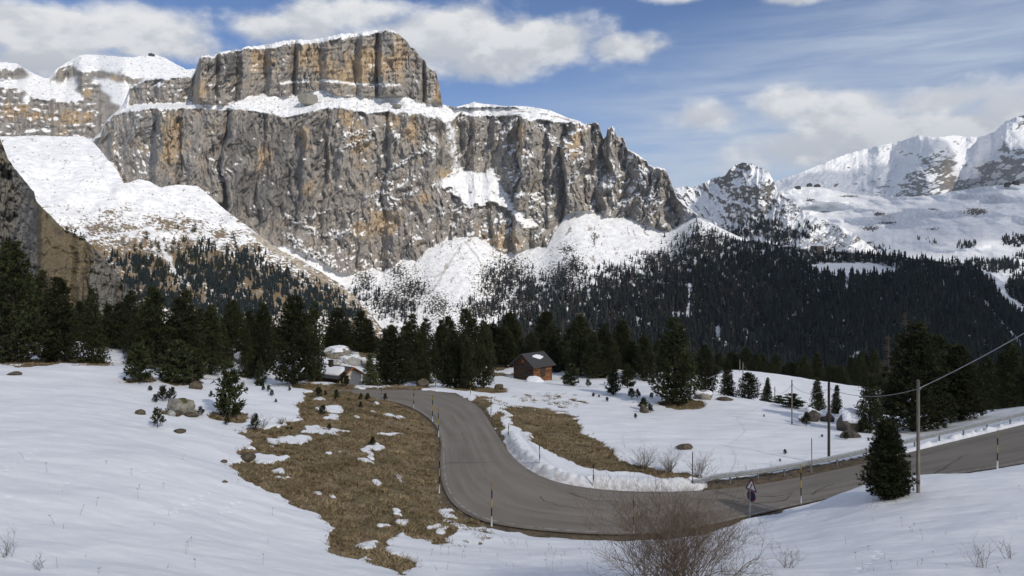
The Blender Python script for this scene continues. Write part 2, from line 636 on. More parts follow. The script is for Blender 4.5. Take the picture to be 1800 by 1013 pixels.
cliff = np.clip(wall + roof * has_tower[None] * (1 - cap), 0, 1) * (1 - talus) * (1 - 0.8 * shoulder)
cliff = cliff * (1 - 0.65 * np.clip(snowf, 0, 1))
# buttresses: measured steps along the wall (metres, + is further back)
PROF = [(140, 120), (200, 60), (262, 60), (270, -10), (300, -5), (310, 0), (316, 34), (322, 6), (345, -6), (380, 16), (391, 36), (397, -34), (430, -20), (456, 4), (462, -16), (500, -6), (528, -8), (534, -44), (556, -26), (564, 6),
        (570, -16), (610, -36), (640, -14), (668, 0), (674, 22), (680, -10), (720, -24), (755, -4), (780, 24), (797, 76), (806, 60), (828, 22), (846, 34), (870, 24), (905, 34), (911, -46), (930, -38), (938, 14), (958, 26), (968, 0), (990, 8),
        (996, -48), (1024, -44), (1033, 20), (1045, 0), (1056, 34), (1068, -14), (1082, -6), (1094, 26), (1120, -8), (1136, 14), (1150, -16), (1166, -22), (1180, 8), (1220, 20), (1380, 0)]
PROF_T = [(140, 130), (230, 120), (338, 130), (348, -20), (372, -14), (378, 10), (384, -12), (402, -2), (412, 22), (424, -14), (440, -4), (464, 10), (474, -24), (506, -16), (514, 22), (520, -14), (560, -6), (574, -22), (600, -6), (624, 10), (634, -18), (655, -10), (660, 18), (668, -26),
          (690, -30), (712, -16), (736, -2), (742, 22), (748, -12), (765, -6), (778, 20), (1380, 0)]
warp = fbm(X / 60, Y / 70, 4, 41) * 26 + fbm(X / 15, Y / 22, 4, 42) * 5 + (Y - 320) * 0.06
fade = lerp(0.45, 1.0, 1 - sst(Y, yw[None] + 90, yw[None] + 240))
p_w = ipl(X + warp * 0.8, PROF) * fade
p_t = ipl(X + warp * 0.22, PROF_T) * 1.5
prof = lerp(p_w, p_t, blur(roof, 2, 0))
prof = lerp(prof, blur(prof, 22, 1), tsoft)
amp = cliff
but = -ridged((X + warp) / 46, Y / 210, 3, 51) * 18 + 9
fis = sst(np.abs(gnoise((X + warp * 1.4 + fbm(X / 12, Y / 20, 3, 43) * 6) / 26, Y / 120, 52)), 0.0, 0.075)
fis2 = sst(np.abs(gnoise((X + warp + fbm(X / 8, Y / 12, 3, 44) * 5) / 11, Y / 48, 53)), 0.0, 0.11)
yy = Y + fbm(X / 45, Y / 30, 3, 61) * 9 + (X - 560) * 0.02
strat_t = np.abs(((yy / 11.0) % 1.0) - 0.5) * 2
strat_w = np.abs(((yy / 17.0 + fbm(X / 50, Y / 50, 2, 62)) % 1.0) - 0.5) * 2
strat = lerp((strat_w - 0.5) * 2.0 * sst(fbm(X / 40, Y / 30, 3, 65), -0.1, 0.3), (strat_t - 0.5) * 5.0 * (0.35 + sst(fbm(X / 45, Y / 9, 3, 66), -0.1, 0.3)), roof)
diag = -ridged((X * 0.8 + Y * 0.75) / 34, (Y * 0.8 - X * 0.5) / 80, 4, 64) * 11 * (1 - roof)
rough = fbm(X / 9.0, Y / 15.0, 5, 71, 0.58) * 8.5 + fbm(X / 2.4, Y / 3.2, 3, 72, 0.6) * 1.6
qf = fbm((X + warp) / 26 + Y / 160, Y / 84, 4, 45, 0.5) * 7
facet = (np.floor(qf) + sst(qf - np.floor(qf), .60, 1.0)) * -6.0
qg = fbm((X + warp * .6) / 10 - Y / 60, Y / 34, 4, 46, 0.5) * 6
facet = facet + (np.floor(qg) + sst(qg - np.floor(qg), .5, 1.0)) * -1.9
crackm = sst(fbm(X / 40, Y / 60, 3, 47), -.05, .3)
LEDGE_T = [(495, 147), (520, 145), (545, 144), (580, 143), (610, 148), (640, 151), (675, 151), (705, 152), (716, 157)]
ly = ipl(X, LEDGE_T) + fbm(X / 12, Y * 0, 3, 48) * 2
step_t = sst(Y, ly - 1.2, ly + 1.2) * sst(X, 488, 500) * (1 - sst(X, 706, 718)) * roof
disp = but + facet + (1 - fis) * 9 * crackm + (1 - fis2) * 4 * crackm + strat + diag * .35 + rough - led * 9 * sst(Y, yw[None], yw[None] + 10) - step_t * 16 + rightw * (18 - ridged((X * .92 + Y * .35 + warp) / 38, (Y * .9 - X * .3) / 95, 4, 85) * 46)
disp2 = fbm(X / 30, Y / 30, 5, 81) * 9 + (ridged((X + fbm(X / 40, Y / 40, 3, 82) * 14 + (Y - 430) * .12) / 19, Y / 70, 3, 83) - 0.5) * 3.5 * talus
pw = np.clip(1 - talus, 0, 1) * (1 - 0.8 * shoulder) * (1 - 0.5 * np.clip(snowf, 0, 1)) * (1 - sst(A.x, 778, 800) * (1 - sst(A.x, 1016, 1040)))[None] ** roof
A.D += prof * pw + disp * amp + disp2 * (1 - amp) * lerp(0.6, 0.25, tsoft) * (1 - 0.6 * sst(Y, 540, 600))
A.D = np.maximum(A.D, 300)
Dkeep = A.D
A.D = blur(blur(Dkeep, 1, 0), 1, 1)
N = A.normals()
A.D = Dkeep
nz = N[..., 2] * np.sign(N[..., 2].mean())

# colours
bias = ipl(X, [(140, .10), (255, .08), (275, -0.10), (390, -0.20), (560, -0.17), (680, -.07), (770, -0.05), (800, .07), (960, .02), (1030, .0), (1060, .06), (1180, .02), (1380, .1)])
bias = bias + 0.16 * sst(Y, 370, 450) * (1 - sst(X, 620, 720)) * sst(X, 470, 520)
bias = lerp(bias, ipl(X, [(140, .1), (335, .04), (350, -.15), (480, -.08), (700, -.12), (780, -.1), (1380, -.1)]), roof)
spec_n = fbm(X / 5.5, Y / 3.4, 4, 91, 0.6) * 0.16 + fbm(X / 34, Y / 34, 4, 92) * 0.42 - 0.05
snow = sst(nz + bias + spec_n, 0.56, 0.66)
snow = np.maximum(snow, .50 * sst(fbm(X / 2.0, Y / 1.5, 3, 50, .65) + bias * .9 + .25 * fbm(X / 20, Y / 26, 3, 51), .30, .42) * cliff)
snow = np.maximum(snow, led * sst(fbm(X / 4, Y / 4, 3, 93), -0.25, 0.05))
snow = np.maximum(snow, (1 - sst(np.abs(Y - ly + 2.0), .9, 2.2)) * sst(X, 490, 505) * (1 - sst(X, 700, 715)) * sst(fbm(X / 14, Y / 8, 3, 49), -.25, 0))
snow = np.maximum(snow, gul * sst(fbm(X / 6, Y / 9, 3, 94), -0.3, 0.0))
snow = np.maximum(snow, np.clip(snowf * 1.3, 0, 1) * sst(fbm(X / 6, Y / 6, 4, 95) + nz * 0.5, -0.12, 0.06))
snow = np.maximum(snow, cap * sst(fbm(X / 6, Y / 4, 3, 96), -0.35, -0.05))
soft = np.clip(terrace + roof * (1 - has_tower[None]) * (1 - talus), 0, 1)
specks = sst(fbm(X / 6, Y / 3.2, 4, 97, 0.65) + 0.15 * fbm(X / 30, Y / 20, 2, 98), 0.20, 0.30)
snow = lerp(snow, 1 - 0.85 * specks, sst(soft, 0.3, 0.8))
roofband = soft * sst(X, 850, 870) * (1 - sst(np.abs(Y - ipl(X, [(780, 196), (900, 194), (960, 201), (1020, 216)])), 0.8, 2.2)) * sst(fbm(X / 18, Y / 6, 3, 99), -0.1, 0.1)
snow *= 1 - 0.8 * roofband
ochre_b = [(650, 115, 60, 28), (590, 120, 40, 22), (620, 140, 34, 10), (700, 100, 14, 40), (350, 160, 12, 26), (880, 425, 40, 22), (672, 388, 30, 26), (640, 405, 24, 14), (610, 205, 14, 18), (535, 240, 9, 28), (540, 330, 12, 14), (1010, 245, 16, 30), (300, 250, 18, 60), (725, 232, 16, 26),
           (780, 310, 12, 12), (748, 350, 10, 12), (690, 215, 16, 14), (465, 280, 18, 28), (770, 160, 8, 18), (540, 100, 30, 24), (460, 105, 22, 24), (915, 245, 8, 40), (830, 320, 8, 8), (630, 250, 14, 40)]
och = np.zeros_like(X)
for (cx, cy, rx, ry) in ochre_b:
    och = np.maximum(och, np.exp(-(((wx - cx) / rx) ** 2 + ((wy - cy) / ry) ** 2) * 0.9))
och = sst(och + fbm((X + warp) / 11, Y / 26, 5, 101, 0.6) * 1.0 + 0.05, 0.34, 0.80)
och = np.maximum(och, 0.6 * sst(fbm((X + warp) / 15, Y / 34, 5, 103, 0.6), 0.10, 0.42))
stain_b = [(432, 250, 45, 60), (500, 260, 30, 60), (470, 340, 90, 60), (430, 330, 40, 60), (560, 250, 14, 60), (405, 120, 14, 40), (600, 108, 14, 14), (520, 300, 20, 60), (715, 440, 12, 40)]
st = np.zeros_like(X)
for (cx, cy, rx, ry) in stain_b:
    st = np.maximum(st, np.exp(-(((wx - cx) / rx) ** 2 + ((wy - cy) / ry) ** 2) * 0.8))
st = sst(st * 0.75 + fbm((X + warp) / 8, Y / 60, 5, 105, 0.6) * 0.9, 0.18, 0.75)
tone = 1 + 0.30 * fbm(X / 26, Y / 36, 5, 107, 0.6) + 0.22 * fbm(X / 3, Y / 4, 3, 108)
col = mixc(np.broadcast_to(ROCK, X.shape + (3,)), OCHRE, och * 0.85)
col = mixc(col, ROCK_D, st * 0.78)
col = mixc(col, ROCK_D, (1 - fis) * 0.35 * cliff)
col = col * tone[..., None]
# talus: snow, rills of bare scree, dwarf pine thickets
rill = sst(ridged((X + (Y - 420) * ipl(X, [(600, .35), (760, .25), (815, 0), (900, -.3), (960, .25), (1030, 0), (1200, -.5)]) + fbm(X / 25, Y / 25, 3, 111) * 12) / 22, Y / 90, 4, 112), 0.72, 0.86)
scrub_b = [(1010, 470, 26, 26), (985, 490, 40, 30), (720, 510, 44, 34), (700, 480, 20, 20), (870, 500, 40, 46), (900, 480, 40, 34), (640, 490, 24, 16), (1240, 440, 60, 40), (1160, 460, 40, 20), (770, 540, 30, 30), (845, 545, 60, 20), (1280, 440, 40, 24), (1000, 440, 16, 14), (1045, 420, 8, 12), (930, 530, 60, 30), (690, 530, 60, 30)]
sc = np.zeros_like(X)
for (cx, cy, rx, ry) in scrub_b:
    sc = np.maximum(sc, np.exp(-(((wx - cx) / rx) ** 2 + ((wy - cy) / ry) ** 2)))
spk = fbm(X / 3.6, Y / 2.8, 4, 113, 0.7)
scr = sst(spk + sc * 0.55 - 0.30, 0.04, 0.14)
rockt = sst(spk * 0.7 + rill * 0.30 + fbm(X / 22, Y / 22, 3, 114) * 0.35, 0.32, 0.42)
tal_snow = 1 - np.clip(rockt, 0, 1)
tcol = mixc(np.broadcast_to(np.array([0.30, 0.26, 0.21]), X.shape + (3,)), SNOW, tal_snow)
br = [[(818, 425), (842, 455), (850, 480), (846, 500)], [(812, 428), (795, 455), (780, 478), (768, 500), (756, 515)], [(780, 478), (765, 488)]]
for L in br:
    tcol = mixc(tcol, np.array([0.26, 0.20, 0.13]), (1 - sst(dist_line(wx * 0.3 + X * 0.7, wy * 0.3 + Y * 0.7, L), 0.8, 2.4)) * 0.40)
tcol = mixc(tcol, SCRUB, scr)
col = mixc(col, SNOW, snow)
col = mixc(col, tcol, np.clip(talus + shoulder * (1 - talus), 0, 1))
A.mesh('mountain', col, M_far_rock, 500)

# ---- the plateau behind it on the left
SKY_G = [(-300, 70), (-180, 104), (-80, 100), (0, 108), (30, 112), (50, 124), (63, 131), (80, 138), (87, 137), (97, 123), (117, 110), (140, 97), (160, 96), (187, 98), (233, 101), (255, 98), (267, 96), (275, 97), (290, 102), (310, 113), (327, 122), (347, 121), (380, 121)]
G = Relief(-300, 380, 600, 200, 262, lambda x: ipl(x, SKY_G) + fbm(x / 12, 0 * x, 3, 201) * 1.3)
X, Y = G.X, G.Y
wx = X + fbm(X / 22, Y / 14, 4, 202) * 14
wy = Y + fbm(X / 22, Y / 14, 4, 203) * 9
rk = np.zeros_like(X)
for poly in ([(-320, 178), (40, 182), (60, 170), (80, 172), (110, 178), (150, 170), (182, 155), (195, 175), (212, 192), (200, 215), (170, 246), (-320, 246)],
             [(-320, 118), (40, 118), (50, 132), (30, 140), (-320, 138)], [(88, 143), (95, 125), (120, 112), (132, 122), (165, 122), (215, 130), (255, 136), (235, 150), (200, 140), (150, 136), (125, 138), (110, 145)],
             [(132, 146), (145, 130), (160, 138), (185, 160), (190, 178), (150, 176), (140, 165)], [(-90, 150), (20, 152), (45, 165), (40, 182), (-90, 182)]):
    rk = np.maximum(rk, in_poly(wx, wy, poly).astype(float))
rk = blur(blur(rk, 2, 0), 2, 1)
T = 1 / blur(1 / lerp(0.58, 3.6, rk), 2, 0)
G.integrate(T, None, ipl(G.x, [(-80, 2350), (160, 2550), (380, 2750)]))
strat = np.abs((((Y + fbm(X / 40, Y / 30, 3, 204) * 8) / 12.0) % 1) - 0.5) * 14
G.D = lerp(blur(G.D, 6, 1), G.D, rk)
G.D += rk * (strat * .6 + fbm(X / 9, Y / 10, 5, 205, 0.5) * 16 - ridged(X / 26, Y / 120, 3, 206) * 24) + (1 - rk) * fbm(X / 40, Y / 24, 3, 207) * 30
Dk = G.D
G.D = blur(blur(Dk, 2, 0), 2, 1)
nz = np.abs(G.normals()[..., 2])
G.D = Dk
snow = sst(nz + fbm(X / 8, Y / 2.6, 4, 208, 0.6) * 0.26 + 0.02, 0.56, 0.66)
snow = lerp(1 - 0.8 * sst(fbm(X / 6, Y / 3, 4, 209, .65), 0.24, 0.34), snow, rk)
och = np.zeros_like(X)
for (cx, cy, rx, ry) in ((125, 207, 26, 16), (155, 204, 14, 10), (20, 195, 30, 14), (60, 205, 24, 10), (112, 235, 14, 8), (150, 165, 14, 8), (190, 140, 26, 6)):
    och = np.maximum(och, np.exp(-(((wx - cx) / rx) ** 2 + ((wy - cy) / ry) ** 2)))
och = sst(och + fbm(X / 10, Y / 18, 4, 210) * 0.9, 0.3, 0.7)
col = mixc(np.broadcast_to(ROCK * 1.02, X.shape + (3,)), OCHRE, och * 0.9)
col = mixc(col, ROCK_D, sst(fbm(X / 7, Y / 40, 4, 211, .6), 0.05, 0.5) * 0.7)
col *= (1 + 0.3 * fbm(X / 14, Y / 10, 4, 212))[..., None]
col = mixc(col, SNOW, snow)
G.mesh('plateau_mountain', col, M_far_rock, 700)

# ---- left valley side: moraine, snow basin, brown larch slope
SKY_B = [(-80, 234), (0, 240), (20, 240), (60, 238), (107, 240), (147, 240), (160, 246), (175, 262), (190, 282), (205, 298), (217, 322), (228, 321), (243, 315), (260, 318), (283, 330), (297, 327), (310, 325), (347, 327), (367, 343), (393, 367), (420, 387), (447, 407), (487, 437), (534, 460),
         (567, 480), (600, 500), (625, 522), (645, 545), (670, 575), (700, 610)]
B = Relief(-80, 700, 700, 330, 640, lambda x: ipl(x, SKY_B) + fbm(x / 10, 0 * x, 3, 301) * 1.6)
X, Y = B.X, B.Y
T = lerp(0.50, 0.42, sst(Y, 300, 420)) + 0 * X
T = lerp(T, 0.40, sst(300 - Y, 0, 30) * (1 - sst(X, 180, 240)))
B.integrate(T, None, ipl(B.x, [(-80, 640), (200, 700), (450, 820), (640, 1050), (700, 1150)]))
wx = X + fbm(X / 22, Y / 22, 4, 302) * 22
wy = Y + fbm(X / 22, Y / 22, 4, 303) * 22
mor = 1 - sst(dist_line(X, Y, [(217, 330), (243, 318), (262, 322)]), 2, 24)
B.D += fbm(X / 60, Y / 40, 3, 304) * 34 + fbm(X / 16, Y / 8, 4, 305) * 2.2 * lerp(.3, 1, sst(Y, 300, 400)) + (ridged((X - (Y - 300) * 0.7) / 40, Y / 140, 3, 306) - 0.6) * 16 * sst(Y, 330, 420) - mor * 16
crest = 1 - sst(dist_line(X, Y, [(400, 378), (447, 414), (487, 444), (534, 468), (600, 508), (650, 556)]), 2, 7)
strip = 1 - sst(dist_line(wx, wy, [(440, 405), (487, 440), (534, 466), (580, 496), (620, 528)]), 1.5, 6)
spk = fbm((X + Y * .3) / 7.5, (Y - X * .22) / 2.6, 5, 307, 0.66)
up = sst(Y, 325, 520)
br_b = [(180, 400, 50, 14), (195, 375, 30, 9), (300, 395, 46, 14), (250, 405, 40, 10), (220, 440, 70, 26), (320, 440, 40, 20), (370, 460, 60, 26), (340, 520, 26, 18), (290, 470, 60, 30), (420, 480, 50, 24), (480, 510, 60, 30), (260, 500, 60, 30), (395, 410, 26, 8), (170, 450, 40, 26), (530, 530, 50, 24), (440, 440, 24, 10)]
bb = np.zeros_like(X)
for (cx, cy, rx, ry) in br_b:
    bb = np.maximum(bb, np.exp(-(((wx - cx) / rx) ** 2 + ((wy - cy) / ry) ** 2)))
mix_b = sst(bb * 0.42 + spk * 1.05 + up * 0.46 - 0.33 + fbm(X / 26, Y / 12, 4, 309) * 0.45, 0.0, 0.10)
mix_b = np.maximum(mix_b, sst(spk - 0.58 + 0.40 * sst(Y, 320, 390), 0.04, 0.12) * 0.8)
chan = 1 - sst(dist_line(wx * .5 + X * .5, wy * .5 + Y * .5, [(262, 405), (285, 425), (300, 470), (330, 500)]), 2, 7)
chan = np.maximum(chan, 1 - sst(dist_line(wx * .5 + X * .5, wy * .5 + Y * .5, [(225, 420), (240, 412), (262, 402), (285, 408), (303, 420)]), 1.5, 5))
mix_b *= 1 - 0.85 * chan
bcol = mixc(np.broadcast_to(BROWN * 1.05, X.shape + (3,)), np.array([0.22, 0.20, 0.175]), sst(fbm(X / 12, Y / 8, 4, 310), -0.1, 0.3))
col = mixc(np.broadcast_to(SNOW, X.shape + (3,)), bcol, np.clip(mix_b, 0, 1))
col = mixc(col, np.array([0.36, 0.30, 0.22]), strip * 0.8)
B.mesh('valley_side', col, M_slope, 260)

# ---- near rock spur at the left edge
SKY_C = [(-160, 60), (-80, 150), (-20, 222), (0, 243), (6, 258), (13, 277), (24, 294), (37, 310), (50, 326), (60, 338), (63, 352), (75, 366), (87, 377), (100, 391), (113, 403), (130, 411), (147, 420), (160, 430), (177, 450), (200, 473), (220, 497), (232, 514), (260, 560), (300, 640)]
S = Relief(-160, 300, 470, 380, 660, lambda x: ipl(x, SKY_C) + fbm(x / 7, 0 * x, 4, 401) * 2.6)
X, Y = S.X, S.Y
face = 1 - sst(X + fbm(X / 20, Y / 30, 4, 402) * 16 - ipl(Y, [(240, 20), (330, 60), (440, 72), (520, 60), (640, 40)]), -5, 5)
slab = sst(X - ipl(Y, [(400, 190), (440, 160), (480, 165), (520, 150), (600, 130)]) + fbm(X / 14, Y / 20, 4, 403) * 26, -6, 6) * sst(Y, 395, 430)
T = 1 / blur(1 / (lerp(0.95, 5.0, face) + slab * 0.9), 3, 1)
S.integrate(T, None, ipl(S.x, [(-160, 330), (0, 360), (120, 400), (300, 470)]))
rk = np.clip(face + slab, 0, 1)
S.D += rk * (fbm((X + Y * .2) / 10, Y / 34, 5, 404, .6) * 9 - ridged(X / 22, Y / 130, 3, 405) * 9) + fbm(X / 20, Y / 20, 5, 406, .55) * 7
col = mixc(np.broadcast_to(np.array([.150, .122, .080]), X.shape + (3,)), np.array([0.115, 0.102, 0.078]), sst(fbm(X / 10, Y / 7, 4, 407), -0.1, 0.35))
rcol = mixc(np.broadcast_to(np.array([.150, .147, .142]), X.shape + (3,)), np.array([.19, .165, .125]), sst(fbm(X / 9, Y / 26, 5, 408, .6) + 0.3 * (1 - sst(Y, 280, 320)), 0.12, 0.4))
rcol = mixc(rcol, np.array([.06, .06, .06]), sst(fbm(X / 6, Y / 40, 4, 409, .6), 0.12, 0.5) * .7)
col = mixc(col, rcol, rk * 0.9)
col *= (1 + 0.3 * fbm(X / 4, Y / 4, 4, 410, .6))[..., None]
col = mixc(col, SNOW, sst(fbm(X / 5, Y / 3, 4, 411, .6), 0.50, 0.56) * (1 - face) * .8)
S.mesh('rock_spur', col, M_slope, 60)

# ---- right: forested valley flank, and the snow plateau with its ridge behind it
PLAT = [(860, 600), (880, 562), (940, 538), (1000, 520), (1080, 492), (1150, 474), (1230, 448), (1290, 428), (1318, 423), (1350, 428), (1400, 437), (1470, 443), (1543, 447), (1645, 459), (1703, 464), (1740, 480), (1800, 520), (1900, 580), (1960, 600)]
V = Relief(860, 1960, 900, 330, 720, lambda x: ipl(x, PLAT) + fbm(x / 14, 0 * x, 3, 501) * .8)
X, Y = V.X, V.Y
cwx = X + fbm(X / 9, Y / 5, 4, 521) * 7
cwy = Y + fbm(X / 9, Y / 5, 4, 522) * 3
clear = in_poly(cwx, cwy, [(1420, 476), (1428, 466), (1470, 461), (1540, 463), (1583, 473), (1578, 482), (1500, 486), (1440, 482)]).astype(float)
T = 0.42 + 0 * X
T = lerp(T, 0.085, clear)
T = np.maximum(blur(1 / blur(1 / T, 3, 0), 4, 1), (HY - Y) / F + 0.065)
V.integrate(T, None, ipl(V.x, [(860, 760), (1200, 720), (1500, 700), (1960, 720)]))
V.D *= 1 + (fbm(X / 60, Y / 26, 5, 502) * 0.030 + (ridged((X + Y) / 34, Y / 90, 3, 503) - .6) * 0.012) * (1 - clear)
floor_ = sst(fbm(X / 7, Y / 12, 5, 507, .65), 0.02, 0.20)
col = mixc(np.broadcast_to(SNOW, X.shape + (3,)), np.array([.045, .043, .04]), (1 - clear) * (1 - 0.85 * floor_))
runs = [[(1722, 468), (1745, 488), (1762, 500), (1758, 515), (1772, 530), (1800, 545), (1850, 560)], [(1730, 533), (1752, 560), (1778, 590), (1800, 612)], [(1185, 552), (1210, 556), (1218, 552)], [(1212, 500), (1211, 540), (1208, 552)], [(1488, 488), (1490, 500), (1484, 515)]]
runm = np.zeros_like(X)
for L, w in zip(runs, (7, 4, 3, 2, 3)):
    runm = np.maximum(runm, 1 - sst(dist_line(X, Y, L), w, w + 2))
for (cx, cy, rx, ry) in ((1505, 625, 8, 8), (1500, 640, 4, 12), (1310, 590, 5, 14), (1262, 585, 6, 12), (1260, 600, 4, 8), (1275, 610, 8, 5), (1480, 615, 6, 10), (1675, 590, 10, 3), (1450, 566, 10, 3), (1120, 565, 14, 4), (1125, 562, 6, 3)):
    runm = np.maximum(runm, np.exp(-(((X - cx) / rx) ** 2 + ((Y - cy) / ry) ** 2)) > 0.4)
col = mixc(col, SNOW, runm)
V.mesh('valley_terrain', col, M_slope, 300)
V.clear, V.runm = clear, runm

SKY_W = [(1280, 440), (1320, 400), (1345, 370), (1360, 352), (1368, 343), (1380, 338), (1396, 331), (1423, 327), (1450, 331), (1489, 340), (1520, 344), (1567, 347), (1605, 346), (1645, 343), (1690, 334), (1722, 329), (1761, 325), (1800, 323), (1860, 318), (2010, 308)]
W = Relief(1280, 2010, 640, 300, 640, lambda x: ipl(x, SKY_W) + fbm(x / 14, 0 * x, 3, 511) * .8)
X, Y = W.X, W.Y
T = lerp(0.17, 0.46, 1 - sst(Y, 378, 415))
T = np.maximum(T, (HY - Y) / F + 0.12)
W.integrate(T, None, blur(ipl(W.x, [(1280, 1424), (1480, 1300), (1640, 1040), (1740, 930), (2010, 860)])[None], 30, 1)[0])
W.D = blur(W.D, 12, 1)
W.D *= 1 + fbm(X / 120, Y / 26, 3, 512, .45) * 0.050 + (ridged((X - Y * 1.2) / 60, Y / 40, 3, 513) - .6) * 0.010
spk = fbm(X / 6, Y / 2.2, 4, 514, .68)
col = np.broadcast_to(SNOW, X.shape + (3,)).copy()
col = mixc(col, np.array([.30, .27, .23]), sst(spk + 0.22 * fbm(X / 40, Y / 12, 3, 515), 0.40, 0.50) * .5)
spots = np.zeros_like(X)
for (cx, cy, rx, ry) in ((1424, 352, 10, 3), (1450, 372, 8, 2), (1640, 368, 12, 2), (1715, 372, 26, 8), (1560, 392, 18, 3), (1530, 402, 20, 5), (1545, 376, 12, 5), (1640, 403, 12, 2), (1490, 345, 20, 2)):
    spots = np.maximum(spots, np.exp(-(((X - cx) / rx) ** 2 + ((Y - cy) / ry) ** 2)))
col = mixc(col, np.array([.12, .11, .10]), sst(spots + fbm(X / 4, Y / 2, 3, 516) * .9, 0.55, 0.7))
W.mesh('ski_slopes', col, M_slope, 600)

# ---- small snowy peak in the middle distance on the right
SKY_P = [(1150, 400), (1186, 332), (1194, 330), (1203, 327), (1217, 331), (1236, 322), (1256, 313), (1275, 309), (1281, 300), (1287, 294), (1296, 289), (1306, 286), (1322, 288), (1335, 294), (1349, 300), (1357, 313), (1364, 328), (1372, 341), (1380, 348), (1395, 352), (1407, 366), (1413, 376), (1440, 384), (1470, 395), (1500, 410), (1540, 440)]
P = Relief(1150, 1540, 430, 220, 455, lambda x: ipl(x, SKY_P) + fbm(x / 6, 0 * x, 4, 601, .6) * 3.0)
X, Y = P.X, P.Y
T = 0.85 + 0 * X
wx = X + fbm(X / 14, Y / 14, 4, 602) * 12
wy = Y + fbm(X / 14, Y / 14, 4, 603) * 12
rk = np.zeros_like(X)
for (cx, cy, rx, ry) in ((1320, 300, 40, 16), (1300, 350, 30, 30), (1345, 340, 18, 40), (1392, 360, 20, 12), (1280, 320, 14, 20), (1330, 380, 14, 14)):
    rk = np.maximum(rk, np.exp(-(((wx - cx) / rx) ** 2 + ((wy - cy) / ry) ** 2)))
T = lerp(T, 2.2, rk)
P.integrate(T, None, ipl(P.x, [(1150, 2500), (1300, 2300), (1420, 1980), (1540, 1800)]))
P.D += fbm(X / 70, Y / 60, 3, 608) * 70 + np.abs(X - 1312) * .9 - ridged((X * .9 - (Y - 290) * ipl(X, [(1200, .9), (1310, .15), (1400, -.8)])) / 34, Y / 90, 4, 604, .5) * 46 + fbm(X / 9, Y / 9, 5, 605, .55) * 11
Dk = P.D
P.D = blur(blur(Dk, 1, 0), 1, 1)
nz = np.abs(P.normals()[..., 2])
P.D = Dk
snow = sst(nz + fbm(X / 5, Y / 3.4, 4, 606, .65) * .34 - rk * .10 + .16, .40, .50)
col = mixc(np.broadcast_to(np.array([.15, .14, .13]), X.shape + (3,)) * (1 + .3 * fbm(X / 5, Y / 6, 3, 607))[..., None], SNOW, snow)
P.mesh('snowy_peak', col, M_far_rock, 500)

# ---- glacier mountain far away on the right
SKY_M = [(1290, 360), (1340, 335), (1368, 317), (1403, 306), (1450, 286), (1489, 271), (1540, 257), (1586, 247), (1613, 238), (1645, 242), (1676, 238), (1700, 240), (1722, 241), (1746, 233), (1769, 213), (1785, 206), (1796, 203), (1820, 200), (1880, 190), (2000, 230)]
Mm = Relief(1290, 2000, 560, 230, 372, lambda x: ipl(x, SKY_M) + fbm(x / 9, 0 * x, 4, 701, .6) * 3.0)
X, Y = Mm.X, Mm.Y
wx = X + fbm(X / 18, Y / 18, 4, 702) * 14
wy = Y + fbm(X / 18, Y / 18, 4, 703) * 14
wallm = np.zeros_like(X)
for poly in ([(1566, 352), (1580, 335), (1600, 312), (1622, 282), (1640, 270), (1660, 276), (1672, 300), (1678, 335), (1676, 352)], [(1690, 352), (1700, 325), (1720, 310), (1748, 262), (1775, 222), (1810, 196), (1900, 190), (1900, 360), (1690, 360)], [(1533, 350), (1545, 330), (1562, 318), (1560, 335), (1550, 352)], [(1680, 345), (1682, 320), (1712, 312), (1722, 332), (1715, 345)]):
    wallm = np.maximum(wallm, in_poly(wx, wy, poly).astype(float))
wallm = blur(blur(wallm, 2, 0), 2, 1)
left = ipl(X, [(1560, 0), (1640, -900), (1665, -700), (1690, 100), (1720, 0), (1750, -500), (1800, -1400), (1900, -2200)]) * sst(Y, 225, 270)
T = lerp(0.62, 4.0, wallm)
Mm.integrate(T, None, np.full(Mm.nx, 7600.0))
Mm.D = blur(Mm.D, 7, 1)
Mm.D += blur(left, 8, 1) * .6 + fbm(X / 80, Y / 50, 3, 708) * 260 - ridged((X + (Y - 250) * .9) / 46, (Y - X * .3) / 60, 4, 704, .5) * 120 + fbm(X / 9, Y / 7, 5, 705, .55) * 34
Dk = Mm.D
Mm.D = blur(blur(Dk, 1, 0), 1, 1)
nz = np.abs(Mm.normals()[..., 2])
Mm.D = Dk
snow = sst(nz + fbm((X + Y) / 9, (Y - X * .4) / 3, 4, 706, .65) * .34 - wallm * .26 + .20, .36, .50)
snow = lerp(snow, 1, sst(fbm((X + Y) / 30, (Y - X * .4) / 14, 3, 707), -.05, .2) * (1 - wallm))
col = mixc(np.broadcast_to(np.array([.17, .16, .155]), X.shape + (3,)), OCHRE * .8, (np.exp(-(((X - 1668) / 10) ** 2 + ((Y - 300) / 30) ** 2)) * .6))
col = mixc(col, SNOW, snow)
Mm.mesh('glacier_mountain', col, M_far_rock, 2500)
# ------------------------------------------------------------------ near ground
def tps_fit(P, z, lam=1e-3):
    P = np.asarray(P, float) / 50.0
    d = np.linalg.norm(P[:, None] - P[None], axis=-1)
    K = np.where(d > 0, d * d * np.log(d + 1e-12), 0) + lam * np.eye(len(P))
    Q = np.concatenate([np.ones((len(P), 1)), P], 1)
    n = len(P)
    M = np.zeros((n + 3, n + 3))
    M[:n, :n], M[:n, n:], M[n:, :n] = K, Q, Q.T
    w = np.linalg.solve(M, np.concatenate([z, np.zeros(3)]))
    return P, w


def tps_eval(fit, x, y):
    P, w = fit
    x, y = np.asarray(x, float) / 50.0, np.asarray(y, float) / 50.0
    z = w[-3] + w[-2] * x + w[-1] * y
    for (px, py), k in zip(P, w):
        r2 = (x - px) ** 2 + (y - py) ** 2
        z = z + k * 0.5 * r2 * np.log(r2 + 1e-12)
    return z


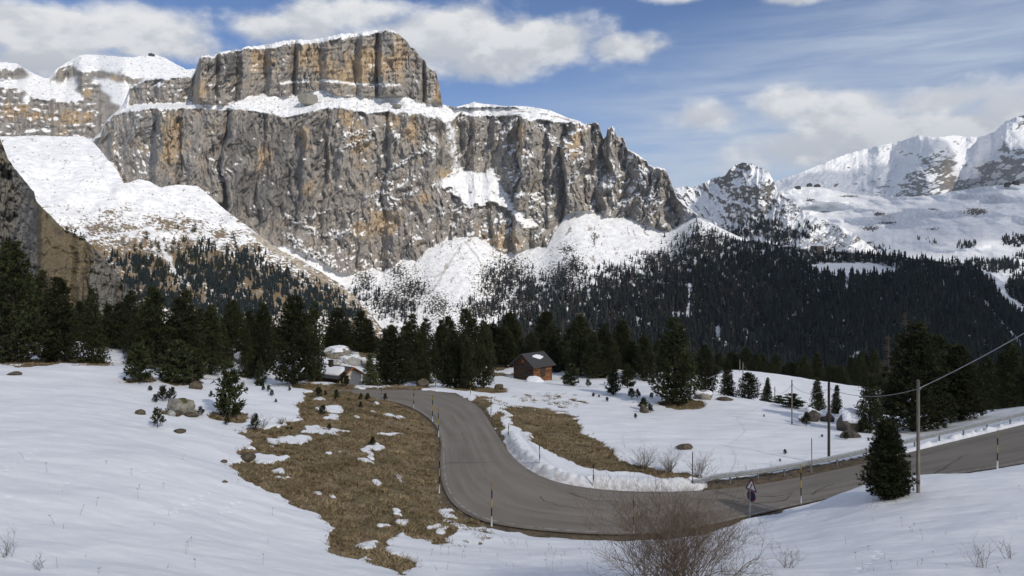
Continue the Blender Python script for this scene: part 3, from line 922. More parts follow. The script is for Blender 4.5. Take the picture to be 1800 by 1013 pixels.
def road_z_px(px):
    return np.interp(px, [400, 640, 780, 900, 1114, 1319, 1408, 1500, 1640, 1752, 1800, 1900, 2100], [-13.3, -13.3, -13.5, -13.8, -14.2, -14.2, -14.05, -13.6, -12.75, -12.0, -11.7, -11.0, -9.6])


def road_pt(px, py):
    z = float(road_z_px(px))
    D = z * F / (HY - py)
    return (D * (px - HX) / F, D)


OUTER = [(430, 684), (540, 684.5), (628, 685), (687, 685), (756, 686.5), (798, 693), (826, 704), (848, 721), (859, 738), (870, 757), (881, 775), (899, 801), (922, 822), (955, 840), (1000, 853), (1060, 861), (1120, 864.5), (1180, 864.5), (1234, 862), (1334, 851.5), (1434, 833), (1500, 819), (1600, 795), (1700, 770.5), (1800, 746.5), (1900, 722), (2050, 690)]
INNER = [(430, 700), (540, 701), (600, 700), (640, 700.5), (681, 704), (714, 713), (742, 727), (762, 743), (772, 760), (775, 782), (774, 804), (774, 825), (776, 848), (784, 870), (799, 890), (828, 909), (864, 921), (930, 931), (1000, 937), (1100, 941), (1167, 937), (1234, 926), (1317, 908), (1400, 888), (1500, 866), (1620, 842), (1752, 823), (1850, 806), (2050, 772)]


def resample(pts, n):
    p = np.array(pts, float)
    for _ in range(2):      # soften the corners
        q = np.empty((2 * len(p), 2))
        q[0], q[-1] = p[0], p[-1]
        q[1:-1:2] = p[:-1] * .75 + p[1:] * .25
        q[2:-1:2] = p[:-1] * .25 + p[1:] * .75
        p = q
    s = np.concatenate([[0], np.cumsum(np.linalg.norm(np.diff(p, axis=0), axis=1))])
    t = np.linspace(0, s[-1], n)
    return np.stack([np.interp(t, s, p[:, 0]), np.interp(t, s, p[:, 1])], 1)


NR = 420
OUT_W = resample([road_pt(*p) for p in OUTER], NR)
IN_W0 = resample([road_pt(*p) for p in INNER], NR)
# match each outer point with the nearest inner one, moving only forwards
idx = np.array([np.argmin(np.linalg.norm(IN_W0 - q, axis=1)) for q in OUT_W]).astype(float)
idx = np.maximum.accumulate(idx)
kk = np.exp(-0.5 * (np.arange(-60, 61) / 20.0) ** 2)
kk /= kk.sum()
idx = np.convolve(np.pad(idx, 60, mode='edge'), kk, 'valid')
IN_W = np.stack([np.interp(idx, np.arange(NR), IN_W0[:, i]) for i in (0, 1)], 1)
rp = [road_pt(*p) for p in OUTER + INNER]
rz = [float(road_z_px(p[0])) for p in OUTER + INNER]
ROADFIT = tps_fit(rp, np.array(rz), 2e-3)
ROADPOLY = np.concatenate([OUT_W, IN_W0[::-1]])

CTRL = [(0, 1013, 20), (300, 1013, 22), (-250, 1013, 19), (0, 900, 25.5), (0, 800, 32), (300, 800, 35), (-300, 800, 31), (0, 640, 64), (-300, 640, 60), (100, 640, 65), (200, 646, 64), (300, 664, 60), (200, 720, 46), (403, 738, 48), (340, 690, 55), (470, 690, 60), (540, 690, 63), (600, 683, 66), (560, 672, 75),
        (450, 770, 44.5), (420, 830, 38), (500, 880, 34), (560, 930, 30.5), (650, 1000, 27), (700, 1010, 27.2), (600, 800, 44.5), (600, 880, 36.5), (690, 850, 40.5), (680, 920, 34), (760, 960, 32), (650, 740, 55.5), (700, 760, 54), (690, 712, 65), (730, 737, 60), (740, 800, 48.5), (850, 945, 34.6), (780, 930, 34.8),
        (900, 1013, 27.2), (1000, 965, 33), (1200, 1013, 24.5), (1500, 1013, 22), (1800, 1013, 21), (2100, 1013, 20), (1300, 940, 36), (1450, 905, 36.5), (1520, 853, 39.5), (1600, 836, 40), (1600, 882, 34.5), (1700, 850, 37), (1800, 828, 39.5), (1800, 900, 30.5), (1450, 960, 29), (1300, 985, 28), (1950, 840, 36), (2100, 820, 36),
        (1234, 845, 47), (1230, 800, 53), (1150, 800, 52.5), (1000, 740, 66), (960, 790, 54), (900, 715, 74), (930, 690, 88), (937, 668, 108), (1030, 690, 88), (1080, 760, 62), (1180, 714, 79), (1100, 690, 90), (1350, 730, 73), (1350, 800, 53.5), (1457, 813, 51.5), (1500, 770, 59), (1500, 748, 67), (1520, 790, 55), (1300, 706, 82), (1240, 696, 86), (1430, 745, 69),
        (1640, 785, 53), (1700, 756, 58), (1800, 732, 58), (1900, 700, 62), (1600, 770, 62), (1700, 735, 72), (1800, 715, 74),
        (650, 682, 80), (740, 682, 82), (820, 686, 80), (600, 688, 95), (560, 690, 90), (640, 686, 92), (500, 668, 88), (560, 622, 120), (620, 610, 128), (700, 668, 100), (800, 668, 100), (870, 672, 100)]
cp = [pix(px, py, D) for px, py, D in CTRL]
cp += [(0, 0.0, -1.7), (-12, 0, -1.9), (14, 0, -1.9), (-60, 10, -5), (60, 10, -5), (0, 10, -5.4), (-12, 10, -4.9), (12, 10, -5.0)]
cp += [pix(1310, 652, 150), pix(1510, 690, 122), pix(1480, 738, 100), pix(1380, 700, 120), pix(1600, 712, 120), pix(1260, 660, 130), pix(1400, 668, 150)]
cp += [(-110, 110, -15), (-70, 90, -10.5), (-30, 100, -14), (0, 120, -18.5), (-60, 130, -17), (30, 125, -19), (-20, 150, -24), (30, 160, -27), (-90, 160, -25), (80, 165, -30), (120, 120, -24), (110, 80, -14), (140, 160, -34), (-150, 60, -10), (150, 60, -10)]
cp += [(x, y, z) for (x, y), z in zip(rp[::2], rz[::2])]
cp = np.array(cp)
GFIT = tps_fit(cp[:, :2], cp[:, 2], 4e-3)


def seg_dist(x, y, line):
    """distance to a dense polyline and the index of the closest point (chunked)"""
    sh = x.shape
    xf, yf = x.ravel(), y.ravel()
    d = np.empty(len(xf))
    ii = np.empty(len(xf), int)
    for k in range(0, len(xf), 40000):
        dd = (xf[k:k + 40000, None] - line[None, :, 0]) ** 2 + (yf[k:k + 40000, None] - line[None, :, 1]) ** 2
        j = dd.argmin(1)
        ii[k:k + 40000] = j
        d[k:k + 40000] = np.sqrt(dd[np.arange(len(j)), j])
    return d.reshape(sh), ii.reshape(sh)


def ground_base(x, y):
    x, y = np.asarray(x, float), np.asarray(y, float)
    T = tps_eval(GFIT, x, y)
    T = T + fbm(x / 14, y / 14, 3, 801) * 0.35 * sst(y, 8, 30) + fbm(x / 4.5, y / 4.5, 3, 802) * 0.08
    far = sst(y, 165, 330)
    T = lerp(T, -26 - (y - 165) * 0.34, far)
    R = tps_eval(ROADFIT, x, y)
    inside = in_poly(x, y, ROADPOLY)
    near = (y < 110) & (y > 25) & (np.abs(x) < 110)
    do = np.full(x.shape, 1e3)
    di = np.full(x.shape, 1e3)
    if near.any():
        do[near] = seg_dist(x[near], y[near], OUT_W)[0]
        di[near] = seg_dist(x[near], y[near], IN_W0)[0]
    d = np.where(inside, 0.0, np.minimum(do, di))
    Z = lerp(R - 0.07, T, sst(d, 0.25, 3.4))
    return Z, d, do, di, inside


def to_px(x, y, z):
    return HX + F * x / y, HY - F * z / y


GRASS = [
    [(530, 700), (545, 690), (556, 678), (600, 676), (640, 690), (690, 703), (742, 727), (767, 745), (775, 765), (776, 800), (776, 850), (784, 872), (806, 895), (840, 918), (850, 930), (830, 936), (815, 930), (790, 950), (770, 958), (750, 948), (700, 940), (676, 950), (690, 975), (725, 990), (735, 1003), (700, 1020), (660, 1002), (610, 978), (583, 958), (566, 928), (535, 893), (500, 882), (470, 870), (435, 850), (413, 820), (430, 812), (480, 815), (512, 806), (470, 800), (455, 795), (422, 764), (470, 756), (524, 742), (528, 720)],
    [(884, 715), (905, 716), (935, 720), (965, 722), (1000, 733), (1016, 742), (1024, 765), (1050, 775), (1072, 790), (1080, 806), (1110, 826), (1150, 830), (1200, 836), (1225, 842), (1236, 858), (1200, 849), (1150, 841), (1100, 837), (1050, 826), (1000, 810), (960, 796), (935, 778), (908, 752), (896, 735)]]
GRASS_SMALL = [(403, 738, 34, 10), (1200, 713, 38, 8), (560, 682, 50, 6), (245, 672, 26, 4), (1130, 714, 8, 5), (312, 728, 34, 6), (440, 800, 22, 6), (50, 640, 60, 7), (110, 636, 60, 6), (160, 640, 40, 4), (590, 690, 40, 14), (330, 672, 30, 6), (865, 688, 26, 5), (820, 684, 30, 4), (845, 720, 14, 22), (700, 684, 60, 3), (876, 745, 10, 16)]
PATCH = [(508, 776, 36, 8), (530, 772, 20, 5), (655, 792, 9, 18), (640, 813, 16, 5), (662, 790, 14, 7), (655, 850, 9, 9), (557, 872, 11, 5), (587, 874, 8, 4), (566, 760, 42, 6), (574, 740, 22, 6), (590, 722, 14, 5), (575, 722, 26, 7), (683, 735, 12, 4), (704, 737, 9, 4), (662, 711, 6, 4), (665, 727, 8, 4), (672, 925, 12, 6), (700, 905, 8, 4), (703, 918, 6, 8),
         (578, 800, 10, 4), (488, 832, 12, 5), (487, 844, 6, 3), (620, 735, 6, 3), (680, 768, 32, 2.0), (560, 702, 10, 4), (598, 797, 6, 2), (705, 845, 8, 3), (650, 965, 14, 8), (655, 952, 8, 5), (640, 990, 12, 5), (790, 905, 14, 8), (800, 915, 18, 6), (815, 928, 22, 5), (780, 890, 12, 4), (770, 940, 10, 5), (755, 930, 10, 5), (500, 843, 8, 4)]
ROCKY = [(960, 703, 60, 9), (1000, 712, 36, 8), (880, 730, 14, 22), (870, 712, 14, 10)]

nu, nr = 1040, 760
uu = np.concatenate([np.linspace(-1.45, -0.80, 60, endpoint=False), np.linspace(-0.80, 0.80, nu - 120), np.linspace(0.80, 1.45, 61)[1:]])
yr = np.concatenate([np.geomspace(6.5, 19.5, 60, endpoint=False), np.geomspace(19.5, 115, nr - 120, endpoint=False), np.geomspace(115, 420, 60)])
GX = yr[:, None] * uu[None, :]
GY = np.repeat(yr[:, None], len(uu), 1)
GZ, dR, dO, dI, ins = ground_base(GX, GY)
PX, PY = to_px(GX, GY, GZ)
wob = fbm(GX / 1.7, GY / 1.7, 4, 811, .6)
wxp = PX + (fbm(GX / 3.0, GY / 3.0, 4, 812, .6) * 1.9 + wob * .5) * F / GY * 0.55
wyp = PY + (fbm(GX / 3.0, GY / 3.0, 4, 813, .6) * 1.9) * F / GY * 0.28
gm = np.zeros_like(GX)
for poly in GRASS:
    gm = np.maximum(gm, in_poly(wxp, wyp, poly).astype(float))
for (cx, cy, rx, ry) in GRASS_SMALL:
    gm = np.maximum(gm, sst(1.15 - np.sqrt(((wxp - cx) / rx) ** 2 + ((wyp - cy) / ry) ** 2), 0, 0.15))
for (cx, cy, rx, ry) in PATCH:
    gm = gm * (1 - sst(0.92 - np.sqrt(((wxp - cx) / rx) ** 2 + ((wyp - cy) / ry) ** 2) + wob * .55 + .35 * fbm(GX / .5, GY / .5, 3, 822), 0, 0.12))
# strips of bare earth beside the road
margin_i = sst(0.45 + wob * 1.0 + 1.0 * sst(PX, 840, 900) * (1 - sst(PX, 1230, 1330)) - dI, 0, 0.2) * (PX < 1420)
gm = np.maximum(gm, margin_i)
bank_zone = sst(PX, 880, 900) * (1 - sst(PX, 1225, 1240)) * sst(PY, 760, 772)
margin_o = sst(0.45 + wob * .8 - dO, 0, 0.15) * (1 - bank_zone) * (PX < 1560)
rail_zone = sst(PX, 1236, 1250) * (1 - sst(PX, 1530, 1560))
margin_o = np.maximum(margin_o, sst(1.7 + wob * 1.2 - dO, 0, .2) * rail_zone)
gm = np.maximum(gm, margin_o * (GY < 100))
melt = sst(fbm(GX / .9, GY / .9, 4, 814, .65) - 0.10, 0, .12)
for (cx, cy, rx, ry) in ROCKY:
    gm = np.maximum(gm, melt * sst(1.2 - np.sqrt(((PX - cx) / rx) ** 2 + ((PY - cy) / ry) ** 2), 0, .3))
# loose thawing edge where the grass meets the lower snow
edge_z = np.exp(-(((PX - 800) / 70) ** 2 + ((PY - 935) / 30) ** 2))
gm = np.where(edge_z > 0.3, np.where(melt > .5, 1.0, gm * .75), gm)
gm = np.where(ins, 1.0, gm)
hidden_wood = sst(GY, 92, 120) * (1 - sst(PX, 870, 960))
gm = np.maximum(gm, hidden_wood * sst(fbm(GX / 5, GY / 5, 4, 815) + .05, 0, .1))
gm = np.maximum(gm, sst(GY, 150, 170) * sst(fbm(GX / 7, GY / 7, 4, 816) - .02, 0, .1))
snow_s = 1 - np.clip(blur(blur(gm, 1, 0), 1, 1), 0, 1)
outside = 1 - ins
depth = 0.16 * sst(GY, 15, 25)
GZ = GZ + depth * sst(snow_s, 0.15, 0.85) * outside * sst(dR, 0.1, 0.5)
# ploughed bank along the far edge of the bend, and the drift on the near right side
bank = np.exp(-((dO - 0.95) / 0.50) ** 2) * bank_zone * (0.20 + 0.34 * fbm(GX / .7, GY / .7, 5, 817, .7)) * outside
shelf = sst(dO, 0.3, 0.8) * (1 - sst(dO, 1.8, 3.2)) * bank_zone * .17 * outside
groove = np.exp(-((dO - 1.75) / 0.22) ** 2) * bank_zone * .22 * outside
bank2 = np.exp(-((dO - 0.6) / 0.35) ** 2) * sst(PX, 1600, 1640) * 0.13 * (0.1 + 1.5 * sst(fbm(GX / .9, GY / .9, 3, 818), -.05, .2)) * outside
GZ = GZ + bank + shelf - groove + bank2
GZ = GZ + (fbm(GX / .8, GY / .6, 4, 819, .6) * .20 + ridged(GX / .5, GY / .4, 2, 820) * .09) * sst(gm, .4, .8) * outside * sst(dR, .1, .6)
GZ = GZ + fbm((GX + GY * .4) / 5.5, GY / 2.4, 4, 823, .5) * 0.16 * sst(snow_s, .5, .9) * outside * sst(dR, 1.0, 4.0)
GZ = GZ + fbm((GX + GY * .3) / 1.8, GY / 1.0, 4, 821, .6) * 0.035 * sst(snow_s, .5, .9) * outside
# animal tracks and small dents in the snow


def track(pts, step=0.55, r=0.13, depth=0.10):
    global GZ
    P = np.array(pts)
    s = np.concatenate([[0], np.cumsum(np.linalg.norm(np.diff(P, axis=0), axis=1))])
    for k, t in enumerate(np.arange(0, s[-1], step)):
        cx, cy = np.interp(t, s, P[:, 0]), np.interp(t, s, P[:, 1])
        cx += (0.10 if k % 2 else -0.10)
        m = (np.abs(GX - cx) < 3 * r) & (np.abs(GY - cy) < 3 * r)
        GZ[m] -= depth * np.exp(-((GX[m] - cx) ** 2 + (GY[m] - cy) ** 2) / r ** 2)


def ray_hit(px, py, lo=14.0, hi=170.0):
    """where the sight line of a photograph pixel meets the ground"""
    D = np.geomspace(lo, hi, 900)
    x = D * (px - HX) / F
    zr = D * (HY - py) / F
    zg = ground_z(x, D)
    below = np.nonzero(zr <= zg)[0]
    k = below[0] if len(below) else len(D) - 1
    return float(x[k]), float(D[k]), float(zg[k])


LU, LY = uu, np.log(yr)


def ground_z(x, y):
    x, y = np.atleast_1d(np.asarray(x, float)), np.atleast_1d(np.asarray(y, float))
    u = np.interp(np.clip(x / y, LU[0], LU[-1]), LU, np.arange(len(LU)))
    v = np.interp(np.log(np.clip(y, yr[0], yr[-1])), LY, np.arange(len(LY)))
    i, j = np.minimum(v.astype(int), len(yr) - 2), np.minimum(u.astype(int), len(uu) - 2)
    a, b = v - i, u - j
    return (GZ[i, j] * (1 - a) * (1 - b) + GZ[i + 1, j] * a * (1 - b) + GZ[i, j + 1] * (1 - a) * b + GZ[i + 1, j + 1] * a * b)


def gz(x, y):
    return float(ground_z(x, y)[0])


for pa in ([(0, 833), (35, 812), (72, 786)], [(300, 905), (330, 888), (375, 868)], [(0, 880), (18, 872)], [(1512, 1005), (1530, 988), (1553, 968)], [(255, 830), (290, 826)], [(110, 855), (120, 845)], [(395, 905), (420, 880)], [(1420, 905), (1470, 870), (1500, 860)]):
    track([ray_hit(*p)[:2] for p in pa], 0.34, 0.085, 0.05)

i = np.arange((len(yr) - 1) * len(uu)).reshape(len(yr) - 1, len(uu))[:, :-1].ravel()
gf = np.stack([i, i + 1, i + len(uu) + 1, i + len(uu)], 1)
gme = new_mesh('ground', np.stack([GX, GY, GZ], -1).reshape(-1, 3), gf, True)
set_float(gme, 'snow', snow_s.ravel())
set_float(gme, 'dirt', np.clip(np.maximum(margin_i, margin_o) + bank_zone * np.exp(-(dO / .75) ** 2) * .95, 0, 1).ravel())


def ground_material():
    m, g, b, _ = material('snow_and_dry_grass')
    tc = g.n('ShaderNodeTexCoord')
    P = tc.outputs['Object']
    _c, sn = g.attr('snow')
    _c, di = g.attr('dirt')
    n1 = g.noise(P, 2.2, 8.0, .65)
    n2 = g.noise(P, 0.35, 5.0, .6)
    n3 = g.noise(g.scale(P, (1.0, .55, 1.0)), 9.0, 6.0, .7)
    gr = g.mix(g.step(n3, .3, .7), (.085, .062, .038), (.35, .265, .155))
    gr = g.mix(g.step(n2, .42, .66), gr, (.135, .112, .056))
    gr = g.mix(g.step(n1, .50, .68, 0, .8), gr, (.072, .050, .032))
    earth = g.mix(g.step(n1, .35, .65), (.050, .038, .028), (.15, .115, .08))
    gr = g.mix(g.m('MULTIPLY', di, .75), gr, earth)
    f = g.m('MULTIPLY_ADD', g.m('SUBTRACT', n1, .5), .75, sn)
    f = g.step(f, .42, .56)
    sc = g.mix(g.step(n2, .3, .7), (.80, .815, .84), (.87, .88, .895))
    sc = g.mix(g.step(g.noise(P, 7.0, 4.0, .7), .66, .74, 0, .35), sc, (.45, .40, .34))
    sc = g.mix(g.m('MULTIPLY', di, g.step(n1, .36, .60, .25, .9)), sc, (.36, .33, .295))
    g.put(b.inputs['Base Color'], g.mix(f, gr, sc))
    b.inputs['Roughness'].default_value = .75
    bp = g.n('ShaderNodeBump')
    bp.inputs['Strength'].default_value = .5
    bp.inputs['Distance'].default_value = .07
    g.put(bp.inputs['Height'], g.m('MULTIPLY', g.noise(P, 5.0, 7.0, .65), g.m('MULTIPLY_ADD', f, -.62, 1.0)))
    g.t.links.new(bp.outputs[0], b.inputs['Normal'])
    return m


ground = link('ground', gme, ground_material())
tag(ground, kind='structure')

# road: a strip between the two edges
nc = 15
w = np.linspace(0, 1, nc)
RX = OUT_W[:, None, 0] * (1 - w) + IN_W[:, None, 0] * w
RY = OUT_W[:, None, 1] * (1 - w) + IN_W[:, None, 1] * w
RZ = tps_eval(ROADFIT, RX, RY) + 0.05 * (1 - (2 * w[None] - 1) ** 2)
i = np.arange((NR - 1) * nc).reshape(NR - 1, nc)[:, :-1].ravel()
rme = new_mesh('road', np.stack([RX, RY, RZ], -1).reshape(-1, 3), np.stack([i, i + 1, i + nc + 1, i + nc], 1), True)
s_len = np.concatenate([[0], np.cumsum(np.linalg.norm(np.diff((OUT_W + IN_W) / 2, axis=0), axis=1))])
set_float(rme, 'across', np.repeat(w[None], NR, 0).ravel())
set_float(rme, 'along', np.repeat(s_len[:, None], nc, 1).ravel())
CRACKS_PX = [[(1210, 876), (1255, 880), (1290, 887), (1325, 897)], [(1255, 877), (1330, 886), (1380, 882), (1394, 868), (1375, 872), (1330, 876)], [(948, 873), (955, 882), (985, 890), (1020, 894)], [(780, 815), (830, 815), (880, 814)], [(1640, 836), (1690, 806), (1706, 800)], [(1425, 872), (1440, 862), (1470, 850)], [(1000, 868), (1040, 880), (1100, 884)]]


def asphalt():
    m, g, b, _ = material('worn_asphalt')
    tc = g.n('ShaderNodeTexCoord')
    P = tc.outputs['Object']
    _c, ac = g.attr('across')
    _c, al = g.attr('along')
    big = g.noise(P, .25, 5.0, .6)
    streak = g.noise(g.comb(g.m('MULTIPLY', ac, 9.0), g.m('MULTIPLY', al, .10), 0.0), 1.0, 5.0, .6)
    fine = g.noise(P, 22.0, 4.0, .7)
    c = g.mix(g.step(streak, .3, .7), (.168, .146, .119), (.268, .236, .193))
    c = g.mix(g.step(big, .35, .7, 0, .5), c, (.275, .245, .205))
    c = g.mix(g.step(fine, .3, .7, 0, .35), c, (.09, .088, .085))
    edge = g.step(g.m('ABSOLUTE', g.m('SUBTRACT', ac, .5)), .455, .497)
    c = g.mix(g.m('MULTIPLY', edge, g.step(g.noise(P, 1.2, 5.0, .65), .35, .6)), c, (.16, .13, .10))
    # worn white line near the inner edge
    ln = g.m('MULTIPLY', g.step(g.m('ABSOLUTE', g.m('SUBTRACT', ac, .955)), .012, .006), g.step(g.noise(P, 2.0, 4.0, .7), .44, .56))
    c = g.mix(g.m('MULTIPLY', ln, .45), c, (.46, .45, .42))
    _c, ck = g.attr('crack')
    ckf = g.m('MULTIPLY', ck, g.step(g.noise(P, 3.0, 4.0, .6), .25, .45))
    c = g.mix(g.m('MULTIPLY', ckf, .8), c, (.045, .043, .042))
    g.put(b.inputs['Base Color'], c)
    b.inputs['Roughness'].default_value = .78
    b.inputs['Specular IOR Level'].default_value = .3
    bp = g.n('ShaderNodeBump')
    bp.inputs['Strength'].default_value = .25
    bp.inputs['Distance'].default_value = .02
    g.put(bp.inputs['Height'], fine)
    g.t.links.new(bp.outputs[0], b.inputs['Normal'])
    return m


set_float(rme, 'crack', np.zeros(NR * nc))
M_asphalt = asphalt()
road = link('road', rme, M_asphalt)
tag(road, kind='structure')
# tar-sealed cracks laid as thin ribbons on the road
mb = MB()
rnd = random.Random(4)
for L in CRACKS_PX:
    pts = []
    for (a, b_) in zip(L[:-1], L[1:]):
        for t in np.linspace(0, 1, 7)[:-1]:
            px, py = lerp(a[0], b_[0], t), lerp(a[1], b_[1], t)
            x, y = road_pt(px, py)
            x += rnd.uniform(-.05, .05)
            y += rnd.uniform(-.08, .08)
            pts.append((x, y))
    vs = []
    for k, (x, y) in enumerate(pts):
        x2, y2 = pts[min(k + 1, len(pts) - 1)]
        x1, y1 = pts[max(k - 1, 0)]
        dx, dy = x2 - x1, y2 - y1
        l = math.hypot(dx, dy) or 1
        hw = .026 + rnd.uniform(-.012, .012)
        for sgn in (-1, 1):
            qx, qy = x - dy / l * hw * sgn, y + dx / l * hw * sgn
            vs.append((qx, qy, float(tps_eval(ROADFIT, qx, qy)) + .056))
    mb.add(vs, [(2 * k, 2 * k + 2, 2 * k + 3, 2 * k + 1) for k in range(len(pts) - 1)])
tag(mb.build('road_cracks', simple('tar', (.085, .078, .07), .2)), kind='structure')

# ------------------------------------------------------------------ dry grass on the thawed ground
rng = np.random.default_rng(5)


def grass():
    cand = np.nonzero(((gm > .6) & (np.maximum(margin_i, margin_o) < .5) & (~ins) & (GY > 22) & (GY < 86) & (np.abs(GX / GY) < .80)).ravel())[0]
    area = (GY ** 2).ravel()[cand]
    n = 62000
    pick = rng.choice(cand, n, p=area / area.sum())
    base = np.stack([GX.ravel()[pick], GY.ravel()[pick], GZ.ravel()[pick]], -1)
    base[:, :2] += rng.normal(0, .10, (n, 2))
    base[:, 2] = ground_z(base[:, 0], base[:, 1]) - .02
    clump = fbm(base[:, 0] / 1.1, base[:, 1] / 1.1, 3, 830)
    keep = clump + .55 * fbm(base[:, 0] / 3.2, base[:, 1] / 3.2, 3, 833) + rng.normal(0, .18, n) > -.08
    base, clump = base[keep], clump[keep]
    n = len(base)
    k = 4
    ang = rng.uniform(0, 2 * np.pi, (n, k))
    L = rng.uniform(.10, .26, (n, k)) * (1 + 1.1 * clump[:, None])
    lean = rng.uniform(.7, 1.5, (n, k))
    tip = np.stack([np.cos(ang) * L * lean + .05, np.sin(ang) * L * lean - .05, L * .75], -1)
    side = np.stack([-np.sin(ang), np.cos(ang), 0 * ang], -1) * rng.uniform(.012, .026, (n, k, 1))
    b0 = base[:, None] + rng.normal(0, .05, (n, k, 3)) * np.array([1, 1, 0])
    V3 = np.stack([b0 - side, b0 + side, b0 + tip], 2).reshape(-1, 3)
    me = new_mesh('dry_grass', V3, np.arange(len(V3)).reshape(-1, 3))
    c = np.array([.315, .24, .138]) * rng.uniform(.40, 1.35, (n, k, 1, 1)) * (1 + .8 * fbm(base[:, 0] / 3.0, base[:, 1] / 3.0, 3, 831))[:, None, None, None] * np.ones((1, 1, 3, 1))
    grn = rng.random((n, k, 1, 1)) < .10
    c = np.where(grn, np.array([.13, .11, .05]), c)
    set_color(me, 'albedo', c.reshape(-1, 3))
    o = link('dry_grass', me, attr_material('dry_grass_blades', 3.0, .2))
    tag(o, kind='stuff')


grass()
# ------------------------------------------------------------------ trees


def foliage_material(name, bright=1.0):
    m, g, b, _ = material(name)
    col, _f = g.attr('albedo')
    tc = g.n('ShaderNodeTexCoord')
    oi = g.n('ShaderNodeObjectInfo')
    k = g.m('MULTIPLY_ADD', oi.outputs['Random'], .5, .75 * bright)
    n = g.step(g.noise(tc.outputs['Object'], 9.0, 3.0, .6), .3, .7, .75, 1.25)
    sc = g.n('ShaderNodeVectorMath', operation='SCALE')
    g.t.links.new(col, sc.inputs[0])
    g.t.links.new(g.m('MULTIPLY', k, n), sc.inputs['Scale'])
    g.t.links.new(sc.outputs[0], b.inputs['Base Color'])
    b.inputs['Roughness'].default_value = .7
    b.inputs['Specular IOR Level'].default_value = .12
    return m


M_needles = foliage_material('dark_needles')
M_needles_y = foliage_material('yellow_green_needles', 2.8)
M_bark = simple('conifer_bark', (.085, .065, .05), .4, 14.0, stretch=(1, 1, .25), bump=.5)
M_twig = simple('bare_twigs', (.15, .112, .08), .35, 6.0)
M_twig_grey = simple('grey_twigs', (.16, .135, .115), .3, 6.0)


def tuft_mesh(name, cen, dirs, L, k, wd, rng, base=(.036, .042, .019), yellow=.08, tone=None):
    n = len(cen)
    d = dirs / (np.linalg.norm(dirs, axis=1, keepdims=True) + 1e-9)
    v = d[:, None] + rng.normal(0, .62, (n, k, 3))
    v /= np.linalg.norm(v, axis=-1, keepdims=True)
    r = rng.normal(0, 1, (n, k, 3))
    side = np.cross(v, r)
    side /= np.linalg.norm(side, axis=-1, keepdims=True) + 1e-9
    Lk = L[:, None, None] * rng.uniform(.65, 1.25, (n, k, 1))
    p0 = cen[:, None] - v * Lk * .25
    mid = cen[:, None] + v * Lk * .35
    p1 = cen[:, None] + v * Lk
    w_ = wd * L[:, None, None]
    V4 = np.stack([p0, mid - side * w_, p1, mid + side * w_], 2).reshape(-1, 3)
    me = new_mesh(name, V4, np.arange(len(V4)).reshape(-1, 4))
    t = rng.uniform(.6, 1.45, (n, 1, 1, 1)) * rng.uniform(.75, 1.25, (n, k, 1, 1))
    if tone is not None:
        t = t * tone[:, None, None, None]
    c = np.array(base) * t * np.ones((1, 1, 4, 1))
    yl = rng.random((n, k, 1, 1)) < yellow
    c = np.where(yl, c * np.array([2.1, 1.7, 1.1]), c)
    set_color(me, 'albedo', c.reshape(-1, 3))
    return me


